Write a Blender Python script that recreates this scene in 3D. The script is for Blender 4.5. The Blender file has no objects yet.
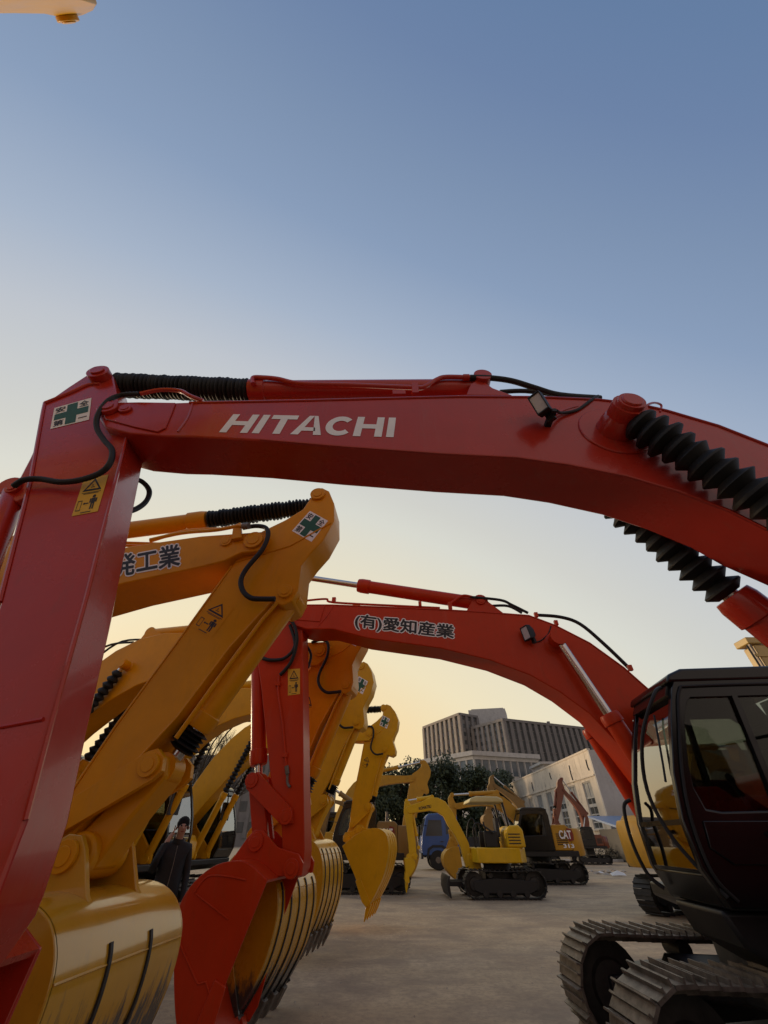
import bpy, math, random
from mathutils import Vector, Matrix
random.seed(7)
SC = bpy.context.scene
COL = SC.collection
R = math.radians

# ------------------------------------------------------------------ camera
H, F, PITCH = 1.6, 384.0, R(40.5)
SP, CP = math.sin(PITCH), math.cos(PITCH)
cam = bpy.data.cameras.new('camera')
cam.sensor_fit = 'HORIZONTAL'; cam.sensor_width = 36; cam.lens = 18
cam.clip_end = 6000; cam.clip_start = 0.05
camo = bpy.data.objects.new('camera', cam); COL.objects.link(camo)
camo.location = (0, 0, H); camo.rotation_euler = (R(90) + PITCH, 0, 0)
SC.camera = camo


def ray(u, v):
    x = (u - 384) / F; y = (512 - v) / F
    return Vector((x, CP - y * SP, SP + y * CP))


def at(u, v, Y):
    """point where the sight line through a pixel meets the plane at depth Y"""
    d = ray(u, v)
    return d * (Y / d.y) + Vector((0, 0, H))


def atz(u, v, z=0.0):
    d = ray(u, v)
    return d * ((z - H) / d.z) + Vector((0, 0, H))


# ------------------------------------------------------------------ node helpers
def new_mat(name):
    m = bpy.data.materials.new(name); m.use_nodes = True
    nt = m.node_tree
    return m, nt, nt.nodes['Principled BSDF']


def link(nt, a, b): nt.links.new(a, b)


def noise(nt, scale, detail=5, rough=.6, coord='Object', stretch=None, dist=0):
    tc = nt.nodes.new('ShaderNodeTexCoord')
    n = nt.nodes.new('ShaderNodeTexNoise')
    n.inputs['Scale'].default_value = scale; n.inputs['Detail'].default_value = detail
    n.inputs['Roughness'].default_value = rough; n.inputs['Distortion'].default_value = dist
    src = tc.outputs[coord]
    if stretch:
        mp = nt.nodes.new('ShaderNodeMapping'); mp.inputs['Scale'].default_value = stretch
        link(nt, src, mp.inputs[0]); src = mp.outputs[0]
    link(nt, src, n.inputs['Vector'])
    return n.outputs[0]


def ramp(nt, fac, stops, interp='LINEAR'):
    r = nt.nodes.new('ShaderNodeValToRGB')
    e = r.color_ramp.elements
    r.color_ramp.interpolation = interp
    e[0].position, e[0].color = stops[0][0], (*stops[0][1], 1)
    e[1].position, e[1].color = stops[-1][0], (*stops[-1][1], 1)
    for p, c in stops[1:-1]:
        k = e.new(p); k.color = (*c, 1)
    link(nt, fac, r.inputs[0])
    return r.outputs[0]


def mix(nt, fac, a, b, mode='MIX'):
    m = nt.nodes.new('ShaderNodeMix'); m.data_type = 'RGBA'; m.blend_type = mode
    for i, s in ((0, fac), (6, a), (7, b)):
        if hasattr(s, 'links'): link(nt, s, m.inputs[i])
        elif isinstance(s, (int, float)): m.inputs[i].default_value = s
        else: m.inputs[i].default_value = (*s, 1)
    return m.outputs[2]


def bump(nt, bsdf, h, strength=.2, dist=.01):
    b = nt.nodes.new('ShaderNodeBump')
    b.inputs['Strength'].default_value = strength; b.inputs['Distance'].default_value = dist
    link(nt, h, b.inputs['Height']); link(nt, b.outputs[0], bsdf.inputs['Normal'])


def paint(name, col, dirt=(.12, .10, .075), rough=.32, dirt_amt=.55, wear=None, coat=.35, spec=.5):
    m, nt, b = new_mat(name)
    n1 = noise(nt, 2.2, 6, .65)
    n2 = noise(nt, 14, 5, .7, stretch=(1, 1, .25))
    c = ramp(nt, n1, [(.3, tuple(x * .84 for x in col)), (.7, col)])
    d = ramp(nt, n2, [(.56, (0, 0, 0)), (.82, (dirt_amt,) * 3)])
    c = mix(nt, d, c, dirt)
    n4 = noise(nt, 38, 4, .75, stretch=(1, 1, .6)); c = mix(nt, ramp(nt, n4, [(.66, (0,) * 3), (.72, (.5 * dirt_amt,) * 3)]), c, tuple(x * .35 for x in dirt))      # chips and specks
    n5 = noise(nt, 7, 6, .8, stretch=(1, 1, .08)); c = mix(nt, ramp(nt, n5, [(.55, (0,) * 3), (.75, (.30 * dirt_amt,) * 3)]), c, (.30, .25, .19))      # dust runs
    if wear:            # scraped, soiled lower end of a bucket
        tc = nt.nodes.new('ShaderNodeTexCoord'); sx = nt.nodes.new('ShaderNodeSeparateXYZ')
        link(nt, tc.outputs['Object'], sx.inputs[0])
        n3 = noise(nt, 5, 6, .7, stretch=(1, 3, .5))
        ad = nt.nodes.new('ShaderNodeMath'); ad.operation = 'MULTIPLY_ADD'
        link(nt, n3, ad.inputs[0]); ad.inputs[1].default_value = 1.0; link(nt, sx.outputs[2], ad.inputs[2])
        hf = nt.nodes.new('ShaderNodeMath'); hf.operation = 'MULTIPLY'; link(nt, ad.outputs[0], hf.inputs[0]); hf.inputs[1].default_value = .5
        w = ramp(nt, hf.outputs[0], [(wear - .04, (1, 1, 1)), (wear + .03, (0, 0, 0))])
        c = mix(nt, w, c, (.055, .05, .045))
    link(nt, c, b.inputs['Base Color'])
    rr = ramp(nt, n1, [(.2, (rough - .06,) * 3), (.8, (rough + .14,) * 3)])
    link(nt, rr, b.inputs['Roughness'])
    b.inputs['Specular IOR Level'].default_value = spec; b.inputs['Coat Weight'].default_value = coat; b.inputs['Coat Roughness'].default_value = .06
    bump(nt, b, noise(nt, 2.2, 4, .55), .10, .03)
    return m


def plain(name, col, rough=.6, metal=0, var=.25, scale=8, bmp=.1):
    m, nt, b = new_mat(name)
    n1 = noise(nt, scale, 6, .65)
    link(nt, ramp(nt, n1, [(.3, tuple(x * (1 - var) for x in col)), (.7, tuple(min(1, x * (1 + var)) for x in col))]), b.inputs['Base Color'])
    b.inputs['Roughness'].default_value = rough; b.inputs['Metallic'].default_value = metal
    if bmp: bump(nt, b, n1, bmp, .01)
    return m


RED = (.50, .030, .014)
YEL = (.78, .32, .002)
M = dict(
    red=paint('red_paint', RED, dirt=(.20, .07, .04), dirt_amt=.35, rough=.22, coat=.22, spec=.42),
    red2=paint('orange_red_paint', (.58, .040, .006), dirt=(.17, .06, .02), dirt_amt=.35, coat=.04, spec=.22),
    yellow=paint('yellow_paint', YEL, dirt=(.34, .16, .01), dirt_amt=.3, coat=.05, spec=.22),
    yellow2=paint('worn_yellow_paint', (.76, .39, .005), dirt=(.22, .13, .03), dirt_amt=.4, coat=.05, spec=.3),
    catyel=paint('dusty_amber_paint', (.58, .30, .025), dirt=(.20, .13, .06), dirt_amt=.6, rough=.45, coat=.05, spec=.3),
    tan=paint('dusty_tan_paint', (.32, .19, .06), dirt=(.17, .13, .09), dirt_amt=.6, rough=.5, coat=.05, spec=.3),
    bucket=paint('bucket_yellow', (.70, .34, .012), dirt=(.25, .15, .04), dirt_amt=.4, wear=.47, coat=.3, rough=.22),
    bucketclean=paint('glossy_bucket_yellow', (.68, .34, .02), dirt=(.2, .13, .06), dirt_amt=.25, rough=.16, wear=.665, coat=.5),
    orange=paint('orange_paint', (.20, .042, .012), dirt=(.2, .1, .06)),
    blue=paint('blue_paint', (.03, .10, .32), dirt=(.1, .1, .1)),
    dark=plain('dark_grey_paint', (.010, .010, .011), .5),
    cabblack=plain('black_cab_paint', (.006, .006, .0065), .24, var=.15, bmp=.03),
    rubber=plain('black_rubber', (.006, .006, .006), .6),
    bellows=plain('black_bellows_rubber', (.005, .005, .005), .6, bmp=0),
    steel=plain('chromed_steel', (.62, .62, .62), .22, 1, .1, 20, 0),
    bare=plain('bare_steel', (.20, .17, .14), .55, .6, .4, 12, .3),
    track=plain('rusty_track_steel', (.17, .145, .12), .55, .4, .5, 10, .4),
    trackdark=plain('greasy_track_steel', (.030, .028, .026), .6, .2, .4, 10, .3),
    inside=plain('bucket_inside', (.10, .03, .02), .6),
    white=plain('white_vinyl', (.9, .9, .88), .5, 0, .05, 6, 0),
    ink=plain('black_ink', (.012, .012, .016), .5, 0, .05, 6, 0),
    green=plain('green_vinyl', (.008, .095, .055), .5, 0, .1, 6, 0),
    stickyel=plain('yellow_vinyl', (.72, .42, .03), .5, 0, .1, 6, 0),
    silver=plain('silver_lettering', (.88, .86, .84), .35, 0, .06, 6, 0),
    seat=plain('grey_seat_cloth', (.05, .05, .055), .9),
    paper=plain('white_paper', (.7, .68, .64), .8, 0, .08, 4, 0),
    badge=plain('red_badge', (.25, .03, .02), .5, 0, .1, 6, 0),
)


def glass_mat(name, tint, base=.12):
    m, nt, b = new_mat(name)
    nt.nodes.remove(b)
    out = nt.nodes['Material Output']
    tr = nt.nodes.new('ShaderNodeBsdfTransparent'); tr.inputs[0].default_value = (*tint, 1)
    gl = nt.nodes.new('ShaderNodeBsdfGlossy'); gl.inputs['Roughness'].default_value = .03
    gl.inputs[0].default_value = (.95, .95, .95, 1)
    fr = nt.nodes.new('ShaderNodeFresnel'); fr.inputs[0].default_value = 1.5
    ma = nt.nodes.new('ShaderNodeMath'); ma.operation = 'MULTIPLY_ADD'
    ma.inputs[1].default_value = .95; ma.inputs[2].default_value = base - .04; ma.use_clamp = True
    link(nt, fr.outputs[0], ma.inputs[0])
    mx = nt.nodes.new('ShaderNodeMixShader')
    link(nt, ma.outputs[0], mx.inputs[0]); link(nt, tr.outputs[0], mx.inputs[1]); link(nt, gl.outputs[0], mx.inputs[2])
    link(nt, mx.outputs[0], out.inputs[0])
    return m


M['glass'] = glass_mat('cab_glass', (.50, .51, .46), .03)
M['screen'] = glass_mat('windscreen_glass', (.42, .44, .40), .30)
M['winglass'] = plain('dark_window_glass', (.05, .055, .06), .12, 0, .3, .4, 0)
M['lens'] = plain('lamp_lens', (.55, .50, .47), .15, 0, .1, 30, 0)


# ------------------------------------------------------------------ mesh builder
SPLIT = {'pin_boss', 'boom_pin', 'tip_pin', 'tip_plate', 'hydraulic_pipe', 'hydraulic_hose', 'weld_seam', 'louvre', 'boom_bracket', 'console', 'wiper', 'gusset', 'link', 'lamp_cable', 'pipe_fitting', 'cylinder_pin', 'pipe_clip'}


class MB:
    def __init__(s): s.v = []; s.f = []; s.c = [0]

    def add(s, vs, fs):
        o = len(s.v); s.v += [tuple(p) for p in vs]; s.f += [tuple(i + o for i in f) for f in fs]; s.c.append(len(s.v))
        return s

    def prism(s, poly, l0, l1):
        """outline in (s, z) swept sideways from l0 to l1"""
        a = sum(poly[i][0] * poly[(i + 1) % len(poly)][1] - poly[(i + 1) % len(poly)][0] * poly[i][1] for i in range(len(poly)))
        if a < 0: poly = poly[::-1]
        if l0 > l1: l0, l1 = l1, l0
        n = len(poly)
        vs = [(p[0], l0, p[1]) for p in poly] + [(p[0], l1, p[1]) for p in poly]
        fs = [tuple(range(n)), tuple(range(2 * n - 1, n - 1, -1))]
        fs += [(i, i + n, (i + 1) % n + n, (i + 1) % n) for i in range(n)]
        return s.add(vs, fs)

    def ring(s, outer, inner, l0, l1):
        """a flat frame: outline with an opening (same number of corners)"""
        n = len(outer)
        if l0 > l1: l0, l1 = l1, l0
        vs = []
        for l in (l0, l1):
            vs += [(p[0], l, p[1]) for p in outer] + [(p[0], l, p[1]) for p in inner]
        fs = []
        for i in range(n):
            j = (i + 1) % n
            fs += [(i, j, n + j, n + i), (2 * n + j, 2 * n + i, 3 * n + i, 3 * n + j),
                   (j, i, 2 * n + i, 2 * n + j), (n + i, n + j, 3 * n + j, 3 * n + i)]
        return s.add(vs, fs)

    def box(s, c, d, rot=None):
        vs = []
        for x in (-.5, .5):
            for y in (-.5, .5):
                for z in (-.5, .5):
                    p = Vector((x * d[0], y * d[1], z * d[2]))
                    if rot: p = rot @ p
                    vs.append(p + Vector(c))
        return s.add(vs, [(0, 1, 3, 2), (4, 6, 7, 5), (0, 4, 5, 1), (2, 3, 7, 6), (0, 2, 6, 4), (1, 5, 7, 3)])

    def lathe(s, p0, p1, prof, seg=20, caps=True):
        """profile (t, r) turned about the axis p0 -> p1"""
        p0, p1 = Vector(p0), Vector(p1); ax = (p1 - p0)
        d = ax.normalized(); e = d.orthogonal().normalized(); g = d.cross(e)
        vs = []
        for t, r in prof:
            for k in range(seg):
                a = 2 * math.pi * k / seg
                vs.append(p0 + ax * t + (e * math.cos(a) + g * math.sin(a)) * r)
        fs = []
        for i in range(len(prof) - 1):
            for k in range(seg):
                k2 = (k + 1) % seg
                fs.append((i * seg + k, i * seg + k2, (i + 1) * seg + k2, (i + 1) * seg + k))
        if caps:
            fs.append(tuple(range(seg - 1, -1, -1))); b = (len(prof) - 1) * seg
            fs.append(tuple(b + k for k in range(seg)))
        return s.add(vs, fs)

    def cyl(s, p0, p1, r, seg=20, r2=None): return s.lathe(p0, p1, [(0, r), (1, r if r2 is None else r2)], seg)

    def bellows(s, p0, p1, r0, r1, n, seg=22, jitter=0):
        pr = [(0, r0)]
        for i in range(n):
            j = 1 + random.uniform(-jitter, jitter)
            pr += [((i + .46 + random.uniform(-.12, .12) * (jitter > 0)) / n, r1 * j), ((i + .53 + .06 * (jitter > 0)) / n, r1 * j * .985), ((i + 1) / n, r0 * random.uniform(.94, 1.06))]
        return s.lathe(p0, p1, pr, seg)

    def tube(s, pts, r, seg=8, smooth=True, sub=5):
        pts = [Vector(p) for p in pts]
        if smooth and len(pts) > 2:
            q = []
            for i in range(len(pts) - 1):
                a = pts[max(i - 1, 0)]; b = pts[i]; c = pts[i + 1]; d = pts[min(i + 2, len(pts) - 1)]
                for k in range(sub):
                    t = k / sub
                    q.append(.5 * ((2 * b) + (c - a) * t + (2 * a - 5 * b + 4 * c - d) * t * t + (3 * b - a - 3 * c + d) * t ** 3))
            q.append(pts[-1]); pts = q
        n = len(pts); vs = []
        t0 = (pts[1] - pts[0]).normalized(); e = t0.orthogonal().normalized()
        for i, p in enumerate(pts):
            t = (pts[min(i + 1, n - 1)] - pts[max(i - 1, 0)]).normalized()
            e = (e - t * e.dot(t)).normalized(); g = t.cross(e)
            rr = r[i * (len(r) - 1) // max(1, n - 1)] if isinstance(r, (list, tuple)) else r
            for k in range(seg):
                a = 2 * math.pi * k / seg
                vs.append(p + (e * math.cos(a) + g * math.sin(a)) * rr)
        fs = [(i * seg + k, i * seg + (k + 1) % seg, (i + 1) * seg + (k + 1) % seg, (i + 1) * seg + k) for i in range(n - 1) for k in range(seg)]
        fs += [tuple(range(seg - 1, -1, -1)), tuple((n - 1) * seg + k for k in range(seg))]
        return s.add(vs, fs)

    def build(s, name, mat, parent=None, bevel=0, seg=2, ang=35, flat=False):
        if name in SPLIT and len(s.c) > 2:          # every loose piece becomes a part of its own
            first = None
            for a, b in zip(s.c[:-1], s.c[1:]):
                m = MB(); m.add(s.v[a:b], [tuple(i - a for i in f) for f in s.f if a <= f[0] < b])
                o = m.build(name, mat, parent, bevel, seg, ang, flat); first = first or o
            return first
        me = bpy.data.meshes.new(name)
        me.from_pydata(s.v, [], s.f); me.update()
        o = bpy.data.objects.new(name, me); COL.objects.link(o)
        me.materials.append(M[mat] if isinstance(mat, str) else mat)
        if parent: o.parent = parent
        if not flat:
            me.shade_smooth(); me.set_sharp_from_angle(angle=R(ang))
        if bevel:
            b = o.modifiers.new('bevel', 'BEVEL'); b.width = bevel; b.segments = seg
            b.limit_method = 'ANGLE'; b.angle_limit = R(40); b.use_clamp_overlap = True
        return o


def tag(o, label=None, cat=None, group=None, kind=None):
    if label: o['label'] = label
    if cat: o['category'] = cat
    if group: o['group'] = group
    if kind: o['kind'] = kind
    return o


def empty(name, loc, rz=0, label=None, cat=None, group=None):
    o = bpy.data.objects.new(name, None); COL.objects.link(o)
    o.location = loc; o.rotation_euler = (0, 0, rz); o.empty_display_size = .3
    return tag(o, label, cat, group)


# 2-point similarity: outline normalised between two joints
def norm(pts, P, Q):
    P, Q = Vector(P), Vector(Q); d = Q - P; L = d.length; d /= L; n = Vector((-d.y, d.x))
    return [((Vector(p) - P).dot(d) / L, (Vector(p) - P).dot(n) / L) for p in pts]


def place(pts, P, Q):
    P, Q = Vector(P), Vector(Q); d = Q - P; n = Vector((-d.y, d.x))
    return [tuple(P + d * a + n * b) for a, b in pts]


def lerp(a, b, t): return tuple(x + (y - x) * t for x, y in zip(a, b))


# ------------------------------------------------------------------ lettering
def text_mesh(body, offset=0.0):
    c = bpy.data.curves.new('lettering_curve', 'FONT'); c.body = body; c.offset = offset
    o = bpy.data.objects.new('lettering_curve', c); COL.objects.link(o)
    dg = bpy.context.evaluated_depsgraph_get(); dg.update()
    me = bpy.data.meshes.new_from_object(o.evaluated_get(dg))
    vs = [v.co.copy() for v in me.vertices]; fs = [tuple(p.vertices) for p in me.polygons]
    bpy.data.objects.remove(o); bpy.data.curves.remove(c); bpy.data.meshes.remove(me)
    return vs, fs


def fit(vs, box=None):
    if box is None:
        box = (min(v.x for v in vs), max(v.x for v in vs), min(v.y for v in vs), max(v.y for v in vs))
    x0, x1, y0, y1 = box
    return [((v.x - x0) / (x1 - x0), (v.y - y0) / (y1 - y0)) for v in vs], box


class Frame:
    """machine frame: origin on the ground under the slew ring, forward direction theta"""
    def __init__(s, O, th):
        s.O = Vector((O[0], O[1])); s.th = R(th)
        s.f = Vector((math.cos(s.th), math.sin(s.th))); s.l = Vector((-s.f.y, s.f.x))

    def loc(s, u, v, l):
        """(s, z) of the pixel's sight line on the machine's lateral plane l"""
        d = ray(u, v); dl = Vector((d.x, d.y))
        t = (s.O.dot(s.l) + l) / dl.dot(s.l)
        return ((dl * t - s.O).dot(s.f), H + d.z * t)

    def locs(s, pts, l): return [s.loc(u, v, l) for u, v in pts]

    def p3(s, u, v, l):
        q = s.loc(u, v, l); return (q[0], l, q[1])

    def w2l(s, p):
        q = Vector((p[0], p[1])) - s.O
        return (q.dot(s.f), q.dot(s.l), p[2])


def quad_map(c, x, y):
    """corners TL TR BR BL; x right, y up, both 0..1"""
    tl, tr, br, bl = [Vector(k) for k in c]
    return (bl * (1 - x) + br * x) * (1 - y) + (tl * (1 - x) + tr * x) * y


def decal(name, mat, parent, corners, shapes, lift):
    """flat film: shapes are (verts2d, faces) in the unit square, lifted along l by `lift`"""
    mb = MB()
    for sh_ in shapes:
        vs, fs = sh_[0], sh_[1]; ex = sh_[2] if len(sh_) > 2 else 0
        pts = []
        for x, y in vs:
            p = quad_map(corners, x, y); pts.append((p.x, p.y + lift + math.copysign(ex, lift), p.z))
        mb.add(pts, fs)
    return mb.build(name, mat, parent, flat=True)


def rect(x0, y0, x1, y1): return ([(x0, y0), (x1, y0), (x1, y1), (x0, y1)], [(0, 1, 2, 3)])


def txt(body, x0, y0, x1, y1, offset=0, box=None):
    """lettering fitted to a box; offset > 0 thickens the strokes with shifted copies"""
    vs, fs = text_mesh(body); q, b = fit(vs, box)
    h = offset * (b[3] - b[2]); out = []
    sh = [(0, 0)] if not offset else [(math.cos(k * math.pi / 4) * offset, math.sin(k * math.pi / 4) * offset) for k in range(8)] + [(0, 0)]
    for i, (dx, dy) in enumerate(sh):
        kx = (b[3] - b[2]) / (b[1] - b[0])
        out.append(([(x0 + (x1 - x0) * (x + dx * kx), y0 + (y1 - y0) * (y + dy)) for x, y in q], fs, i * .00012))
    return out, b


def safety_sign(parent, corners, sg):
    o = decal('safety_sticker', 'white', parent, corners, [rect(0, 0, 1, 1)], sg * .003)
    decal('green_cross', 'green', o, corners, [rect(.36, .04, .64, .96), rect(.05, .36, .36, .64), rect(.64, .36, .95, .64)], sg * .0045)
    sh = []
    for ch, x, y in (('安', .06, .69), ('全', .69, .69), ('第', .06, .06)):
        sh += txt(ch, x, y, x + .25, y + .25, .02)[0]
    sh.append(rect(.70, .16, .93, .20))
    decal('sticker_text', 'ink', o, corners, sh, sg * .0045)
    return o


def warning_sign(parent, corners, sg, back='stickyel'):
    o = decal('warning_sticker', back, parent, corners, [rect(0, 0, 1, 1)], sg * .003)
    tri = ([(.12, .60), (.88, .60), (.5, .95), (.24, .65), (.76, .65), (.5, .88)], [(0, 1, 4, 3), (1, 2, 5, 4), (2, 0, 3, 5)])
    man = ([(.68 + .07 * math.cos(k), .435 + .04 * math.sin(k)) for k in [i * .785 for i in range(8)]], [tuple(range(8))])
    sh = [tri, rect(.42, .69, .58, .71), rect(.46, .73, .5, .78), rect(.12, .55, .88, .565), rect(.2, .52, .8, .535), man, rect(.61, .24, .76, .39), rect(.54, .27, .60, .38), rect(.77, .27, .83, .38),
          rect(.61, .10, .67, .24), rect(.70, .10, .76, .24), rect(.33, .25, .52, .28),
          ([(.30, .265), (.37, .30), (.37, .23)], [(0, 1, 2)]), rect(.08, .10, .25, .12), rect(.08, .12, .10, .36), rect(.08, .34, .25, .36), rect(.23, .12, .25, .34), rect(.3, .03, .7, .05)]
    decal('pictogram', 'ink', o, corners, sh, sg * .0045)
    return o


# the wide bold lettering on the near boom, drawn as plates
def hitachi_shapes():
    def bar(a, b, w0): return None
    L = {}
    L['H'] = (1.30, [[(0, 0), (.34, 0), (.34, 1), (0, 1)], [(.96, 0), (1.3, 0), (1.3, 1), (.96, 1)], [(.34, .40), (.96, .40), (.96, .62), (.34, .62)]])
    L['I'] = (.34, [[(0, 0), (.34, 0), (.34, 1), (0, 1)]])
    L['T'] = (1.25, [[(.455, 0), (.795, 0), (.795, .78), (.455, .78)], [(0, .78), (1.25, .78), (1.25, 1), (0, 1)]])
    L['A'] = (1.40, [[(0, 0), (.36, 0), (.74, 1), (.50, 1)], [(1.04, 0), (1.40, 0), (.92, 1), (.74, 1)], [(.30, .20), (1.06, .20), (.99, .38), (.38, .38)]])
    c = []
    n = 22
    for k in range(n):
        a0 = R(42 + (318 - 42) * k / n); a1 = R(42 + (318 - 42) * (k + 1) / n)
        def o(a): return (.66 + .66 * math.cos(a), .5 + .5 * math.sin(a))
        def i(a): return (.68 + .36 * math.cos(a), .5 + .27 * math.sin(a))
        c.append([o(a0), o(a1), i(a1), i(a0)])
    L['C'] = (1.24, c)
    x = 0; out = []
    W = sum(L[ch][0] for ch in 'HITACHI') + 6 * .17
    gap = {0: .2, 1: .15, 2: .02, 3: .06, 4: .14, 5: .2}
    W = sum(L[ch][0] for ch in 'HITACHI') + sum(gap.values())
    for n_, ch in enumerate('HITACHI'):
        for poly in L[ch][1]:
            out.append(([((x + px) / W, py) for px, py in poly], [tuple(range(len(poly)))]))
        x += L[ch][0] + gap.get(n_, 0)
    return out


# ------------------------------------------------------------------ excavator parts
def pinboss(mb, p, l, r, t):
    """pin end standing proud of a plate at lateral l (t signed)"""
    mb.cyl((p[0], l, p[1]), (p[0], l + t, p[1]), r, 20)
    mb.cyl((p[0], l + t, p[1]), (p[0], l + t * 1.25, p[1]), r * .62, 16)


def cylinder(name, P, Q, l, r_b, r_r, cut, root, paintm, boot=None, dl=0, hoses=False):
    """hydraulic cylinder: barrel P -> cut, rod to Q, both in the (s, z) plane at lateral l; boot = (r_in, r_out, folds, frac)"""
    p = Vector((P[0], l, P[1])); q = Vector((Q[0], l + dl, Q[1])); c = p + (q - p) * cut
    d = (q - p).normalized()
    mb = MB()
    mb.lathe(p, c, [(0, r_b * .8), (.04, r_b), (.90, r_b), (.901, r_b * 1.16), (.97, r_b * 1.16), (1, r_b * 1.05)], 22)
    mb.cyl(p - Vector((0, r_b * .9, 0)), p + Vector((0, r_b * .9, 0)), r_b * 1.15, 18)
    b = mb.build(name, paintm, root, bevel=.004)
    rod = MB(); rod.cyl(c - d * .02, q, r_r, 16); rod.build('piston_rod', 'steel', b)
    eye = MB(); eye.cyl(q - Vector((0, r_b * .8, 0)), q + Vector((0, r_b * .8, 0)), r_b * 1.05, 18); eye.build('rod_eye', paintm, b)
    if boot:
        e = c + (q - c) * boot[3]
        bl = MB(); bl.bellows(c + d * .01, e, boot[0], boot[1], boot[2], 26, .08)
        bl.build('rod_boot', 'bellows', b, ang=20)
    return b


def work_lamp(root, c, face, size=.11, asp=.85):
    """square lamp: c centre, face = unit vector the lens looks along"""
    f = Vector(face).normalized(); up = Vector((0, 0, 1)); sd = f.cross(up).normalized(); up = sd.cross(f)
    rot = Matrix((f, sd, up)).transposed()
    mb = MB(); c = Vector(c)
    def fr(x, k): return [c + rot @ Vector((x, a * size * k * asp, b * size * k * 1.15)) for a, b in ((-1, -1), (1, -1), (1, 1), (-1, 1))]
    vs = fr(-.12, .45) + fr(-.03, .98) + fr(.035, 1.0) + fr(.035, .84) + fr(.022, .82)
    fs = [(3, 2, 1, 0)]
    for i in range(4):
        for k in range(4): fs.append((i * 4 + k, i * 4 + (k + 1) % 4, i * 4 + 4 + (k + 1) % 4, i * 4 + 4 + k))
    mb.add(vs, fs)
    o = mb.build('work_lamp', 'rubber', root, bevel=.006)
    g = MB(); v2 = fr(.026, .83); g.add(v2, [(0, 1, 2, 3)]); g.build('lens', 'lens', o, flat=True)
    br = MB(); br.box(c + rot @ Vector((-.07, 0, -size * 1.3)), (.04, .05, size * .9), rot); br.build('bracket', 'rubber', o)
    return o


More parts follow.
